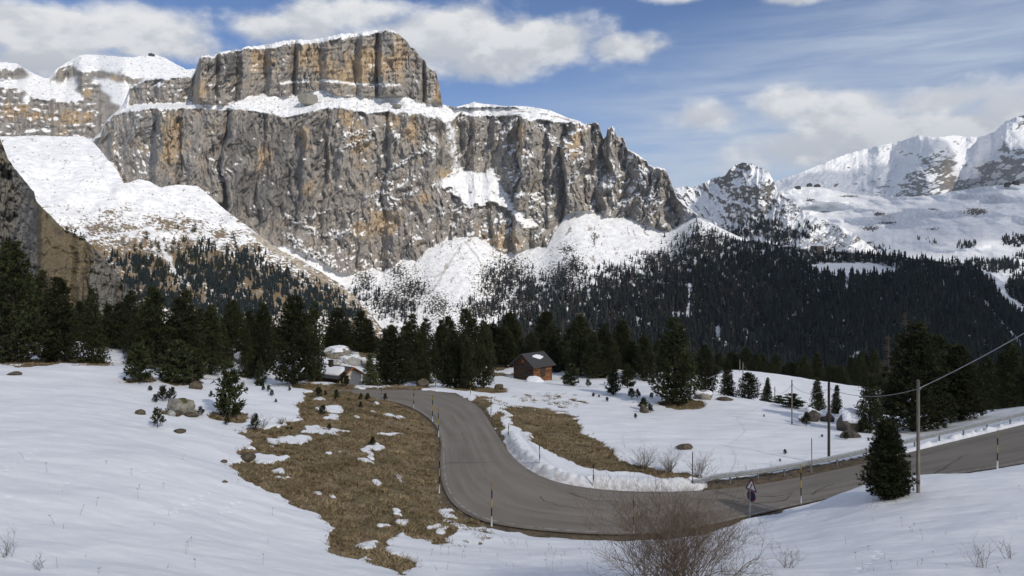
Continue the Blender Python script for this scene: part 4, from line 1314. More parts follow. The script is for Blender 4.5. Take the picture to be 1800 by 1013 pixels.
def pine_protos(seed, shape='pine', nb=360, nt=8, k=11, L=.026):
    rng = np.random.default_rng(seed)
    h = rng.uniform(0.03, 0.985, nb * 2)
    if shape == 'pine':
        prof = lambda q: .25 * np.clip(1 - q, 0, 1) ** .60 * (.72 + .28 * sst(q, 0, .16))
    elif shape == 'column':
        prof = lambda q: .24 * np.clip(1 - q ** 2.6, 0, 1) ** .8 * (.8 + .2 * sst(q, 0, .2))
    else:
        prof = lambda q: .235 * np.clip(1 - q, 0, 1) ** .88 * (.85 + .15 * sst(q, 0, .1))
    h = h[rng.random(nb * 2) < (.25 + .75 * prof(h) / .25)][:nb]
    nb = len(h)
    ang = rng.uniform(0, 2 * np.pi, nb)
    lob = 1 + .30 * fbm(np.cos(ang) * 1.5 + 7, np.sin(ang) * 1.5 + h * 6.5, 3, seed) + .10 * rng.normal(0, 1, nb)
    if shape == 'spruce':
        tier = np.abs(((h * 13) % 1) - .5) * 2
        lob = lob * (.72 + .36 * tier)
    R = prof(h) * np.clip(lob, .45, 1.45)
    # twin or bent tops
    topx, topy = rng.normal(0, .02, 2)
    t = np.linspace(.30, 1.0, nt)[None] + rng.uniform(-.06, .06, (nb, nt))
    curve = (.10 if shape != 'spruce' else -.05)
    cz = h[:, None] + (t ** 2) * R[:, None] * (curve * 4) - (.10 * R[:, None] * t)
    lean = h[:, None] ** 2
    spread = rng.normal(0, .014, (nb, nt, 3)) + rng.normal(0, .02, (nb, nt, 1)) * np.stack([-np.sin(ang), np.cos(ang), 0 * ang], -1)[:, None]
    cen = np.stack([np.cos(ang)[:, None] * R[:, None] * t + topx * lean, np.sin(ang)[:, None] * R[:, None] * t + topy * lean, cz], -1) + spread
    up = .8 if shape != 'spruce' else -.05
    dirs = np.stack([np.cos(ang), np.sin(ang), 0 * ang + up], -1)[:, None] + rng.normal(0, .35, (nb, nt, 3))
    cen, dirs = cen.reshape(-1, 3), dirs.reshape(-1, 3)
    cen[:, 2] = np.clip(cen[:, 2], .012, 1.0)
    clump = np.repeat(1 + .45 * fbm(np.cos(ang) * 2 + 3, np.sin(ang) * 2 + h * 9, 2, seed + 3), nt)
    me = tuft_mesh('crown', cen, dirs, np.full(len(cen), L) * rng.uniform(.8, 1.25, len(cen)), k, .125 if shape != 'spruce' else .12, rng, tone=np.clip(clump, .5, 1.6))
    mb = MB()
    mb.tube([(0, 0, -.03), (topx * .1, topy * .1, .3), (topx * .5, topy * .5, .7), (topx, topy, .96)], [.026, .02, .011, .002], 7)
    rn = random.Random(seed)
    for i in range(0, nb, 6):
        a, hh, rr = float(ang[i]), float(h[i]), float(R[i])
        mb.tube([(topx * hh * hh, topy * hh * hh, hh - .02), (math.cos(a) * rr * .5, math.sin(a) * rr * .5, hh - .01), (math.cos(a) * rr * .9, math.sin(a) * rr * .9, hh + rr * curve * 3)], [.006, .004, .001], 4, False)
    tm = bpy.data.meshes.new('trunk')
    tm.from_pydata(mb.v, [], mb.f)
    tm.materials.append(M_bark)
    me.materials.append(M_needles)
    return me, tm


PROTO = {'pine': [pine_protos(1000 + i, 'pine') for i in range(4)], 'column': [pine_protos(1100 + i, 'column') for i in range(3)], 'spruce': [pine_protos(1200 + i, 'spruce', 330, 8, 11, .025) for i in range(3)],
         'near': [pine_protos(1350, 'pine', 620, 9, 9, .030)], 'young': [pine_protos(1300 + i, 'column', 90, 6, 6, .085) for i in range(3)]}


def sapling_proto(seed):
    rng = np.random.default_rng(seed)
    cen, dirs, L = [], [], []
    mb = MB()
    mb.tube([(0, 0, -.08), (.01, 0, .5), (.0, .01, .92)], [.02, .014, .006], 5)
    nw = 9
    for wv in range(nw):
        hh = .10 + .72 * wv / (nw - 1)
        nbr = rng.integers(4, 7)
        for b in range(nbr):
            a = rng.uniform(0, 2 * np.pi)
            R = (.27 * (1 - hh) + .07) * rng.uniform(.7, 1.25)
            tip = np.array([np.cos(a) * R, np.sin(a) * R, hh + R * .75])
            mb.tube([(0, 0, hh), tuple(np.array([np.cos(a) * R * .6, np.sin(a) * R * .6, hh + R * .2])), tuple(tip)], [.010, .008, .004], 4, False)
            for tt in (.45, .7, .9, 1.0):
                cen.append(np.array([0, 0, hh]) * (1 - tt) + tip * tt + rng.normal(0, .012, 3))
                dirs.append(np.array([np.cos(a) * .5, np.sin(a) * .5, 1.0]))
                L.append(.105)
    for hh in np.linspace(.4, 1.0, 6):
        cen.append(np.array([0, 0, hh - .03]))
        dirs.append(np.array([0, 0, 1.0]))
        L.append(.11)
    me = tuft_mesh('crown', np.array(cen), np.array(dirs), np.array(L), 11, .10, rng, base=(.030, .038, .018))
    me.materials.append(M_needles)
    tm = bpy.data.meshes.new('stem')
    tm.from_pydata(mb.v, [], mb.f)
    tm.materials.append(M_bark)
    return me, tm


SAP = [sapling_proto(1400 + i) for i in range(4)]
trng = random.Random(77)
NAME = {'near': 'stone_pine', 'pine': 'stone_pine', 'column': 'stone_pine', 'spruce': 'spruce_tree', 'young': 'young_pine'}


def plant(kind, px, top, D=None, base=None, wpx=50, label=None, group=None, cat=None, variant=None, yellow=False):
    if D is None:
        x, y, z = ray_hit(px, base)
    else:
        y = D
        x = D * (px - HX) / F
        z = gz(x, y)
    H = y * (HY - top) / F - z
    P = PROTO[kind]
    me, tm = P[trng.randrange(len(P)) if variant is None else variant]
    wr = (.90 * wpx * y / F) / (.52 * H)
    o = empty(NAME[kind], (x, y, z - .05), trng.uniform(0, 6.28), (H * wr, H * wr, H))
    if yellow:
        me = me.copy()
        me.materials.clear()
        me.materials.append(M_needles_y)
    link('crown', me, None, o)
    link('trunk', tm, None, o)
    tag(o, label, cat or ('spruce' if kind == 'spruce' else 'pine tree'), group)
    return o


NEAR = [
    # kind, column, top row, depth or base row, width, label
    ('pine', 22, 424, 64, None, 140, 'tallest dark pine at the far left edge of the snowfield'),
    ('pine', 104, 486, 67, None, 92, 'broad dark pine just behind the pale boulders at the snow edge'),
    ('spruce', 163, 506, 70, None, 74, 'dark pointed spruce between the boulder pine and the twin pines, left wood'),
    ('column', 230, 511, 88, None, 58, 'round-topped pine showing above the left wood below the brown spur'),
    ('pine', 270, 503, 74, None, 92, 'left one of two tall close-set pines behind the small snow hollow'),
    ('pine', 321, 511, 73, None, 100, 'right one of two tall close-set pines behind the small snow hollow'),
    ('pine', 370, 536, 80, None, 66, 'medium pine to the right of the two tall close-set pines'),
    ('column', 408, 527, 92, None, 56, 'slim round-topped pine rising behind the lone snowfield pine'),
    ('spruce', 434, 560, 82, None, 46, 'small dark spruce above the snowy gap left of the big bank-top pine'),
    ('pine', 460, 531, 86, None, 62, 'dense pine touching the left flank of the big bank-top pine'),
    ('pine', 516, 520, None, 676, 104, 'big bushy pine on top of the grass bank above the chalet'),
    ('column', 552, 531, 88, None, 46, 'narrow pine half hidden on the right of the big bank-top pine'),
    ('young', 244, 603, None, 673, 50, 'small rounded pine on the upper snow with brown earth at its foot'),
    ('young', 312, 600, None, 676, 62, 'bushy young pine at the snow edge with a twin shoulder and low skirt'),
    ('young', 338, 612, 58.5, None, 44, 'lower young pine leaning against the bushy snow-edge pine'),
    ('young', 403, 632, None, 737, 52, 'lone young pine in a ring of brown grass on the left snowfield'),
    ('young', 457, 632, 66, None, 22, 'thin young pine by the snowy gap left of the grass bank'),
    ('spruce', 651, 619, 77, None, 50, 'yellow-green spruce beside the white chalet gable at the bend'),
    ('column', 593, 541, 118, None, 66, 'wide dark pine behind the snow-capped rocks above the chalet'),
    ('pine', 634, 546, 122, None, 62, 'dark pine rising above the snowy rocks, just right of the wide one'),
    ('pine', 690, 573, 86, None, 92, 'broad sunlit-edged pine standing at the far end of the road bend'),
    ('pine', 722, 553, 98, None, 64, 'taller pine right behind the broad pine at the far end of the bend'),
    ('column', 748, 560, 104, None, 48, 'slender pine over the reddish boulder at the roadside'),
    ('pine', 790, 556, 108, None, 62, 'tall pine behind the forked pine above the outside of the bend'),
    ('pine', 800, 582, 84, None, 70, 'full pine with a forked crown outside the top of the bend'),
    ('spruce', 822, 594, 82, None, 44, 'shorter pointed tree pressed against the forked pine, outside the bend'),
    ('column', 850, 562, 88, None, 50, 'tall roadside pine just left of the wooden cabin'),
    ('pine', 820, 542, 122, None, 60, 'round pine crown forming the high point of the middle wood'),
    ('column', 898, 548, 126, None, 58, 'broad pine behind the cabin, over its left gable side'),
    ('column', 960, 548, 130, None, 74, 'thick dark pine straight behind the cabin roof'),
    ('pine', 1020, 552, 112, None, 70, 'dark pine right of the cabin with its skirt on the snow'),
    ('young', 1004, 640, 96, None, 34, 'little round pine beside the right wall of the cabin'),
    ('pine', 1062, 570, 110, None, 62, 'tapered pine midway between the cabin and the big meadow pine'),
    ('pine', 1092, 560, 122, None, 60, 'bent-topped pine in the wood left of the big meadow pine'),
    ('young', 1078, 647, None, 695, 28, 'small dark pine standing free on the snow left of the big meadow pine'),
    ('young', 1103, 640, 96, None, 30, 'young pine at the shaded wood edge left of the big meadow pine'),
    ('pine', 1136, 588, 108, None, 54, 'pine tucked behind the left side of the big meadow pine'),
    ('pine', 1186, 560, None, 712, 104, 'big bushy meadow pine standing on a patch of brown earth'),
    ('column', 1240, 606, 92, None, 50, 'dark pine just to the right of the big meadow pine'),
    ('spruce', 1279, 630, 90, None, 44, 'open-branched spruce with snow showing behind it, meadow rim'),
    ('column', 1316, 654, 88, None, 48, 'bushy pine on the meadow rim left of the slim spruce'),
    ('spruce', 1348, 663, 86, None, 34, 'slim dark spruce on the meadow rim by the utility posts'),
    ('young', 1370, 695, 84, None, 26, 'low rounded pine at the foot of the slim rim spruce'),
    ('young', 1394, 692, 80, None, 40, 'squat young pine behind the middle utility pole'),
    ('spruce', 1437, 664, 76, None, 46, 'spruce with tiered branches left of the dark utility pole'),
    ('spruce', 1470, 676, 77, None, 36, 'small spruce directly right of the dark utility pole'),
    ('pine', 1530, 656, 62, None, 60, 'dark pine behind the snowy rock ledge at the guardrail'),
    ('pine', 1606, 568, 64, None, 150, 'huge dark pine towering behind the guardrail and the near pole'),
    ('pine', 1688, 604, 66, None, 110, 'wide dark pine on the right flank of the huge guardrail pine'),
    ('column', 1648, 590, 70, None, 90, 'dark pine squeezed between the huge guardrail pine and its wide neighbour'),
    ('pine', 1776, 598, 76, None, 80, 'dark pine over the guardrail at the right edge'),
    ('pine', 1735, 625, 88, None, 60, 'shaded pine seen through the snowy gap right of the wide guardrail pine'),
    ('near', 1560, 738, None, 876, 98, 'dense low pine on the near snow hump beside the utility pole'),
    ('spruce', 1820, 570, 70, None, 90, 'tall dark spruce half cut off by the right edge, above the road'),
]
for kd, px, top, D, base, wpx, lab in NEAR:
    plant(kd, px, top, D, base, wpx, lab, yellow=lab.startswith('yellow'))

ENV = [(-60, 430), (0, 436), (60, 452), (100, 498), (200, 524), (270, 520), (330, 522), (400, 540), (500, 535), (600, 552), (700, 562), (820, 552), (900, 556), (1000, 560), (1090, 574), (1160, 594), (1230, 616), (1270, 640)]
W_LABEL = 'stone pine in the dark wood between the snowfield and the valley'
for k in range(74):
    px = -50 + 1300 * (k + trng.uniform(0, 1)) / 74
    D = trng.uniform(92, 130) if px < 1000 else trng.uniform(108, 140)
    if px < 480:
        D = trng.uniform(76, 108)
    if 545 < px < 645:
        D = trng.uniform(122, 138)
    if 865 < px < 1010:
        D = trng.uniform(116, 136)
    top = ipl(px, ENV) + trng.uniform(4, 42)
    plant(trng.choice(['pine', 'pine', 'column', 'spruce']), px, top, D, None, trng.uniform(44, 70), W_LABEL, 'stone pines of the dark wood behind the road')
for k in range(26):
    px = 1215 + 340 * (k + trng.uniform(0, 1)) / 26
    D = trng.uniform(168, 215)
    plant(trng.choice(['pine', 'column']), px, trng.uniform(604, 640) + max(0, (px - 1380) * .05), D, None, trng.uniform(30, 44), 'dark pine just beyond the brow of the far snowfield', 'pines beyond the brow of the far snowfield')
for k in range(16):
    px = 1560 + 300 * (k + trng.uniform(0, 1)) / 16
    D = trng.uniform(90, 140)
    plant(trng.choice(['pine', 'spruce']), px, trng.uniform(630, 668), D, None, trng.uniform(40, 60), 'shaded conifer in the wood behind the right-hand guardrail', 'conifers in the wood behind the guardrail')

SAPS = [
    (219, 663, 671, 'tiny pine seedling on the upper left snow by the rounded pine'), (264, 678, 688, 'pine seedling just above the mossy boulder, left snowfield'),
    (277, 716, 753, 'sparse pine sapling standing alone below the mossy boulder'), (286, 677, 706, 'bushy sapling growing behind the mossy boulder'),
    (301, 680, 706, 'upright sapling on top of the mossy boulder'), (273, 692, 708, 'short sapling at the left side of the mossy boulder'),
    (353, 714, 731, 'small sapling on the snow between mossy boulder and lone pine'), (371, 687, 699, 'small sapling up-slope of the lone snowfield pine'),
    (434, 680, 689, 'tiny seedling on the snow to the right of the lone pine'), (463, 677, 687, 'seedling at the left end of a short row on the upper snow'),
    (472, 676, 689, 'middle sapling of the short row on the upper snow'), (478, 685, 697, 'squat sapling at the lower end of the short row on the snow'),
    (509, 678, 688, 'sapling close under the big bank-top pine'), (485, 701, 708, 'tiny seedling low on the snow near the grass edge'),
    (448, 727, 759, 'bushy sapling at the snow edge with bare twigs beside it'), (399, 731, 748, 'small dead-looking sapling at the foot of the lone pine'),
    (567, 712, 731, 'dark sapling next to a snow patch on the grass bank'), (579, 744, 757, 'low sapling beside the long thin snow patch on the bank'),
    (591, 684, 705, 'full sapling on the upper grass bank below the chalet'), (572, 686, 697, 'small sapling at the crest of the grass bank'),
    (634, 691, 704, 'dark sapling near the crest of the bank by the road'), (646, 691, 704, 'second sapling of the pair near the bank crest'),
    (677, 691, 705, 'round sapling on the bank against the grey asphalt'), (634, 706, 719, 'sapling below the pair near the bank crest'),
    (613, 699, 706, 'tiny sapling left of the pair near the bank crest'), (655, 767, 783, 'small sapling above the upright snow patch on the bank'),
    (505, 750, 757, 'left of two tiny saplings at the snow and grass border'), (512, 749, 757, 'right of two tiny saplings at the snow and grass border'),
    (560, 680, 700, 'brownish scrubby sapling left of the chalet snow roof'), (605, 655, 682, 'dark sapling close in front of the chalet gable'),
    (1034, 666, 681, 'dark little pine on the snow right of the cabin'), (1110, 682, 701, 'left sapling of a dark pair in front of the wood'),
    (1121, 684, 701, 'right sapling of a dark pair in front of the wood'), (1131, 699, 722, 'sapling growing over a small tan boulder on the meadow'),
    (1143, 710, 726, 'thin sapling right of the small tan boulder'), (1145, 690, 701, 'spreading sapling left of the big meadow pine'),
    (1067, 698, 707, 'tiny sapling on the open meadow snow'), (1043, 690, 698, 'seedling on the meadow below the cabin pines'),
    (1053, 693, 699, 'second seedling on the meadow below the cabin pines'), (1117, 726, 736, 'tiny dark sapling below the small tan boulder'), (1417, 725, 750, 'rounded shrub-like pine on the snow rim below the spruces'),
    (1487, 759, 773, 'sapling alone on the snow left of the guardrail pines'), (1445, 763, 769, 'tiny dark seedling near the dark utility pole'),
    (1380, 789, 799, 'twiggy dark seedling in the middle of the right meadow snow'), (1371, 806, 811, 'tiny dark seedling low on the right meadow snow'), (1343, 728, 733, 'tiny seedling at the upper rim of the right meadow')]
for i, (px, top, base, lab) in enumerate(SAPS):
    x, y, z = ray_hit(px, base)
    H = max(.22, y * (base - top) / F)
    me, tm = SAP[i % 4]
    wr = trng.uniform(.85, 1.2)
    o = empty('pine_sapling', (x, y, z - .03), trng.uniform(0, 6.28), (H * wr, H * wr, H))
    link('crown', me, None, o)
    link('stem', tm, None, o)
    tag(o, lab, 'sapling')

# ------------------------------------------------------------------ bare shrubs


def twigs(name, loc, seed, nstem, H, spread, levels, mat, label, cat='bush', r0=.02, droop=0.0, lean=(0, 0), kids=(3, 5), wood=None, foot=.06):
    rn = random.Random(seed)
    segs = []

    def grow(p, d, L, r, lev):
        n = 4
        pts, rad = [p], [r]
        for i in range(n):
            d = (d + Vector((rn.gauss(0, .13), rn.gauss(0, .13), rn.gauss(0, .09) + .03 - droop * .05))).normalized()
            p = p + d * (L / n)
            pts.append(p)
            rad.append(r * (1 - .62 * (i + 1) / n))
        segs.append((pts, rad, lev))
        if lev < levels:
            for c in range(rn.randint(*kids)):
                k = rn.randint(1, n)
                side = Vector((rn.gauss(0, 1), rn.gauss(0, 1), rn.gauss(0, .5)))
                d2 = (d * .75 + side.normalized() * .75 + Vector((0, 0, .18))).normalized()
                grow(pts[k], d2, L * rn.uniform(.42, .72), max(rad[k] * .66, .0035), lev + 1)
    for s in range(nstem):
        a = rn.uniform(0, 6.283)
        q = rn.uniform(0, 1) ** .6
        d = Vector((math.cos(a) * q * spread + lean[0], math.sin(a) * q * spread + lean[1], 1)).normalized()
        grow(Vector((rn.gauss(0, foot), rn.gauss(0, foot), -.06)), d, H * rn.uniform(.5, .8), r0 * rn.uniform(.6, 1.1), 0)
    root = empty(name, loc)
    a, b = MB(), MB()
    for pts, rad, lev in segs:
        (a if lev < 1 else b).tube(pts, rad, 3 if lev else 4, False)
    a.build('stem', wood or mat, root)
    b.build('twig', mat, root)
    tag(root, label, cat)
    return root


def at_px(px, base):
    return ray_hit(px, base)


x, y, z = at_px(1190, 1010)
x, y = 21.5 * (1190 - HX) / F, 21.5
twigs('bare_bush', (x, y, gz(x, y) - .1), 11, 92, 2.75, 1.3, 3, M_twig, 'large brown leafless bush in the bottom foreground in front of the road', r0=.016, kids=(3, 5), foot=.55)
for (px, D, H, ns, sd, lab) in ((1385, 24.0, .9, 12, 12, 'low brown leafless bush at the bottom, right of the large bare bush'), (1725, 22.4, .9, 8, 13, 'sparse dry twiggy bush at the lower right corner'), (1775, 23.4, .75, 5, 21, 'small pale twiggy bush at the right edge of the foreground snow'), (10, 21.5, .85, 7, 14, 'thin leafless twigs sticking up at the lower left corner'), (64, 20.6, .5, 5, 15, 'low dry twigs at the bottom left, right of the corner twigs')):
    x = D * (px - HX) / F
    twigs('bare_bush', (x, D, gz(x, D) - .05), sd, ns, H, .85, 2, M_twig_grey if px > 1700 or px < 100 else M_twig, lab, r0=.010, kids=(2, 4))
for (px, base, H, ns, sd, lab) in ((1132, 826, 1.8, 24, 16, 'grey leafless shrub at the left end of the brown verge strip'), (1178, 832, 1.45, 24, 17, 'middle grey leafless shrub on the brown verge strip'), (1226, 838, 1.7, 20, 18, 'grey leafless shrub next to the start of the guardrail'),
                                   (494, 746, .55, 14, 19, 'low brown leafless shrub at the border of snow and grass bank'), (462, 752, .95, 7, 20, 'thin bare twigs beside the bushy snow-edge sapling'), (525, 737, .4, 9, 22, 'tiny brown shrub on the snow edge near the top of the bank')):
    x, y, z = at_px(px, base)
    twigs('leafless_shrub', (x, y, z - .03), sd, ns, H, 1.0, 2, M_twig_grey if px > 1000 else M_twig, lab, 'shrub', r0=.016, kids=(3, 5))
# dry weed stalks poking through the near snow, too thin and many to count
mb = MB()
rn = random.Random(8)
for k in range(150):
    px, py = rn.choice([(rn.uniform(1480, 1800), rn.uniform(855, 1010)), (rn.uniform(850, 1040), rn.uniform(955, 1010)), (rn.uniform(0, 520), rn.uniform(800, 1010)), (rn.uniform(1290, 1380), rn.uniform(820, 836)), (rn.uniform(690, 850), rn.uniform(950, 1005))])
    x, y, z = ray_hit(px, py)
    h = rn.uniform(.08, .34)
    a, b = rn.gauss(0, .25), rn.gauss(0, .25)
    mb.tube([(x, y, z - .02), (x + a * h * .5, y + b * h * .5, z + h * .6), (x + a * h, y + b * h, z + h)], [.006, .005, .003], 3, False)
    if rn.random() < .5:
        for c in range(5):
            t = rn.uniform(0, 6.28)
            mb.tube([(x + a * h, y + b * h, z + h), (x + a * h + math.cos(t) * .05, y + b * h + math.sin(t) * .05, z + h + .05)], [.003, .005], 3, False)
tag(mb.build('dry_weeds', M_twig_grey), kind='stuff')


def larch(px, D, top, label, seed):
    x = D * (px - HX) / F
    z = gz(x, D)
    H = D * (HY - top) / F - z
    rn = random.Random(seed)
    root = empty('bare_larch', (x, D, z - .1))
    a, b = MB(), MB()
    a.tube([(0, 0, 0), (.03, 0, H * .5), (0, .05, H)], [H * .018, H * .011, .01], 6)
    for k in range(130):
        hh = H * (.15 + .85 * rn.random() ** .9)
        an = rn.uniform(0, 6.28)
        R = (H - hh) * .24 + .25
        R *= rn.uniform(.6, 1.2)
        p1 = Vector((math.cos(an) * R * .5, math.sin(an) * R * .5, hh - R * .05))
        p2 = Vector((math.cos(an) * R, math.sin(an) * R, hh + R * .05))
        b.tube([(0, 0, hh), p1, p2], [.022, .014, .006], 3, False)
        for c in range(5):
            t = rn.uniform(.2, 1)
            q = Vector((0, 0, hh)).lerp(p2, t)
            b.tube([q, q + Vector((rn.gauss(0, .22), rn.gauss(0, .22), rn.gauss(-.05, .14)))], [.009, .004], 3, False)
    a.build('trunk', M_bark, root)
    b.build('branches', M_larch, root)
    tag(root, label, 'larch')


M_larch = simple('larch_twigs', (.10, .075, .058), .3, 4.0)
for px, D, top, lab, sd in ((85, 98, 478, 'thin brown leafless larch among the pines below the rock spur, left one', 31), (146, 104, 466, 'taller brown leafless larch against the spur grass, right one', 32), (205, 102, 500, 'small bare larch rising between two left-wood pines', 33), (1592, 92, 548, 'bare brown larch standing behind the huge guardrail pine', 34), (1562, 96, 585, 'pale leafless larch left of the huge guardrail pine', 35)):
    larch(px, D, top, lab, sd)
# ------------------------------------------------------------------ roadside furniture
M_yellow = simple('weathered_yellow_paint', (.42, .30, .03), .25, 20, .6)
M_black = simple('black_paint', (.018, .018, .018), .3, 20, .6)
M_white = simple('white_paint', (.72, .72, .70), .12, 10, .55)
M_zinc = simple('galvanised_steel', (.46, .48, .49), .14, 5, .42, .5, .55)
M_zinc_d = simple('grey_steel_post', (.26, .27, .28), .2, 6, .5, .4, .4)
M_pole = simple('grey_weathered_timber', (.20, .175, .15), .3, 6, .85, stretch=(6, 6, .4), bump=.4)
M_pole_d = simple('dark_tarred_timber', (.060, .048, .042), .35, 6, .8, stretch=(6, 6, .4), bump=.4)
M_cable = simple('cable', (.30, .30, .31), .1, 3, .6)

POLES = [(864, 847, 926, 'snow stake on the near outside of the bend, standing alone before the wide asphalt'), (772, 796, 867, 'snow stake at the inner road edge where the bend is tightest'), (771, 716, 769, 'snow stake on the inner edge just above the tightest point'),
         (760, 694, 743, 'snow stake at the inner edge with a tall white foot, upper bend'), (727, 685, 719, 'snow stake on the inner edge half hidden by the bank crest'), (671, 682, 698, 'thin snow stake on the inner side near the top of the bend'), (664, 657, 684, 'snow stake in front of the yellow-green spruce'),
         (766, 659, 686, 'snow stake at the far outside edge before the reddish boulder'), (827, 671, 698, 'snow stake beside the brown mound on the outer edge below the cabin'), (863, 698, 733, 'short snow stake on the outer verge among rubble snow'), (893, 744, 771, 'snow stake at the upper end of the ploughed snowbank'),
         (949, 777, 818, 'snow stake in the ploughed snowbank next to the brown grass'), (1043, 806, 855, 'snow stake in the ploughed snowbank at the middle of the bend'), (1114, 863, 940, 'snow stake behind the large bare bush'), (1408, 818, 888, 'snow stake in front of the guardrail by the near snow slope'),
         (1753, 756, 825, 'snow stake at the right, on the rising road'), (1427, 772, 834, 'bare wooden snow stake standing behind the guardrail'), (1217, 796, 851, 'dark thin snow stake at the start of the guardrail')]
for px, top, base, lab in POLES:
    x, y, z = ray_hit(px, base)
    H = y * (base - top) / F
    o = empty('snow_stake', (x, y, z), 0)
    o.rotation_euler = (trng.gauss(0, .02), trng.gauss(0, .02), 0)
    r = .028
    if px in (1427, 1217):
        m = MB().tube([(0, 0, -.25), (0, 0, H)], r, 8)
        m.build('shaft', M_pole if px == 1427 else M_pole_d, o, True)
    else:
        MB().tube([(0, 0, -.25), (0, 0, H)], r, 8).build('shaft', M_yellow, o, True)
        for a, b_ in ((.22, .42), (.62, .80)):
            MB().tube([(0, 0, H * a), (0, 0, H * b_)], r + .004, 8).build('band', M_black, o, True)
        MB().tube([(0, 0, -.25), (0, 0, H * .22)], r + .016, 8).build('white_foot', M_white, o, True)
    tag(o, lab, 'snow stake')

# guardrail along the outer edge
ctr = (OUT_W + IN_W) / 2
nrm = OUT_W - ctr
nrm /= np.linalg.norm(nrm, axis=1)[:, None]
gl = OUT_W + nrm * .55
seg = np.linalg.norm(np.diff(gl, axis=0), axis=1)
sl = np.concatenate([[0], np.cumsum(seg)])
opx = np.array([to_px(q[0], q[1], 0)[0] for q in OUT_W])
s0 = np.interp(1226, opx, sl)
s1 = np.interp(1960, opx, sl)


def rail_pt(s):
    return np.array([np.interp(s, sl, gl[:, 0]), np.interp(s, sl, gl[:, 1])])


root = empty('guardrail', (*rail_pt(s0), 0))
base = Vector(root.location)
ss = np.arange(s0, s1, .5)
prof = [(-.025, .44), (.05, .50), (.05, .56), (-.015, .60), (.05, .64), (.05, .70), (-.025, .76), (-.045, .755), (.025, .695), (.025, .645), (-.04, .60), (.025, .555), (.025, .505), (-.045, .445)]
vs, fs = [], []
for k, s in enumerate(ss):
    p = rail_pt(s)
    q = rail_pt(s + .3) - rail_pt(s - .3)
    q /= np.linalg.norm(q) + 1e-9
    n2 = np.array([q[1], -q[0]])       # towards the road
    zz = float(tps_eval(ROADFIT, *p))
    drop = -.25 * (1 - sst(np.array(s - s0), 0, 2.2))
    for a, h in prof:
        vs.append((p[0] + n2[0] * a - base.x, p[1] + n2[1] * a - base.y, zz + h + float(drop)))
m_ = len(prof)
for k in range(len(ss) - 1):
    for j in range(m_):
        j2 = (j + 1) % m_
        fs.append((k * m_ + j, (k + 1) * m_ + j, (k + 1) * m_ + j2, k * m_ + j2))
MB().add(vs, fs).build('rail', M_zinc, root)
for s in np.arange(s0 + .6, s1, 2.0):
    p = rail_pt(s)
    q = rail_pt(s + .3) - rail_pt(s - .3)
    zz = float(tps_eval(ROADFIT, *p))
    n2 = np.array([q[1], -q[0]]) / (np.linalg.norm(q) + 1e-9)
    a = math.atan2(q[1], q[0])
    mb = MB()
    c = (p[0] - base.x - n2[0] * .09, p[1] - base.y - n2[1] * .09)
    mb.box((c[0], c[1], zz + .18), (.06, .10, 1.0), a)
    mb.box((c[0] + n2[0] * .045, c[1] + n2[1] * .045, zz + .60), (.10, .05, .10), a)
    mb.build('post', M_zinc_d, root)
tag(root, 'long grey steel guardrail along the outer edge of the road', 'guardrail')

# utility poles and their line
UP = [(1614, 668, None, 35.2, .085, M_pole, 'near grey timber utility pole standing beside the dense low pine'), (1457, 672, 812, None, .095, M_pole_d, 'dark utility pole behind the guardrail in the middle of the right meadow'), (1392, 668, 746, None, .06, M_pole, 'slim utility pole at the rim of the right meadow by the squat pine'),
      (1362, 680, None, 96, .06, M_pole, 'thin utility pole beside the slim rim spruce'), (1306, 637, None, 128, .09, M_pole, 'distant utility pole on the far snowfield, right one of two'), (1300.5, 632, None, 142, .09, M_pole, 'distant utility pole at the brow of the far snowfield, left one of two')]
tops = []
for px, top, b0, D, r, mt, lab in UP:
    if D is None:
        x, y, z = ray_hit(px, b0)
    else:
        x, y = D * (px - HX) / F, D
        z = gz(x, y)
    zt = y * (HY - top) / F
    o = empty('utility_pole', (x, y, z))
    MB().tube([(0, 0, -.5), (0, 0, (zt - z) * .5), (0, 0, zt - z)], [r, r * .92, r * .82], 10).build('pole', mt, o, True)
    MB().tube([(0, -r, zt - z - .42), (0, -r - .12, zt - z - .42), (0, -r - .14, zt - z - .34)], [.018, .018, .03], 6).build('insulator', M_zinc_d, o)
    tag(o, lab, 'utility pole')
    tops.append(Vector((x, y, zt - .42)))


def cable(a, b, sag, r, lab):
    pts = []
    for t in np.linspace(0, 1, 24):
        p = a.lerp(b, t)
        pts.append(p - Vector((0, 0, sag * 4 * t * (1 - t))) - a)
    o = MB().tube(pts, r, 5).build('overhead_cable', M_cable, None, True)
    o.location = a
    tag(o, lab, 'cable')


cable(tops[0], Vector((27.0, 26.0, 3.4)), .55, .021, 'overhead cable rising from the near utility pole to the right edge')
cable(tops[0], tops[1], .45, .016, 'overhead cable between the near grey pole and the dark pole')
cable(tops[1], tops[2], .55, .015, 'overhead cable from the dark pole to the slim rim pole')
cable(tops[2], tops[3], .6, .015, 'overhead cable sagging from the slim rim pole to the spruce pole')
cable(tops[3], tops[4], .6, .018, 'overhead cable running over to the distant poles on the far snowfield')

# road sign: warning triangle over a no-parking disc, seen almost from the side
x, y, z = ray_hit(1318, 911)
zt = y * (HY - 839) / F
o = empty('road_sign', (x, y, z))
H = zt - z
R = Matrix.Rotation(math.radians(-56), 3, 'Z') @ Matrix.Rotation(math.radians(5), 3, 'Y')
M_red = simple('faded_red_paint', (.12, .022, .04), .2, 12, .5)
M_blue = simple('dark_blue_paint', (.026, .028, .075), .2, 12, .5)
MB().tube([(0, .05, -.4), (.03, .05, H * .5), (.09, .05, H - .06)], .03, 8).build('post', M_zinc_d, o, True)
cx = .09


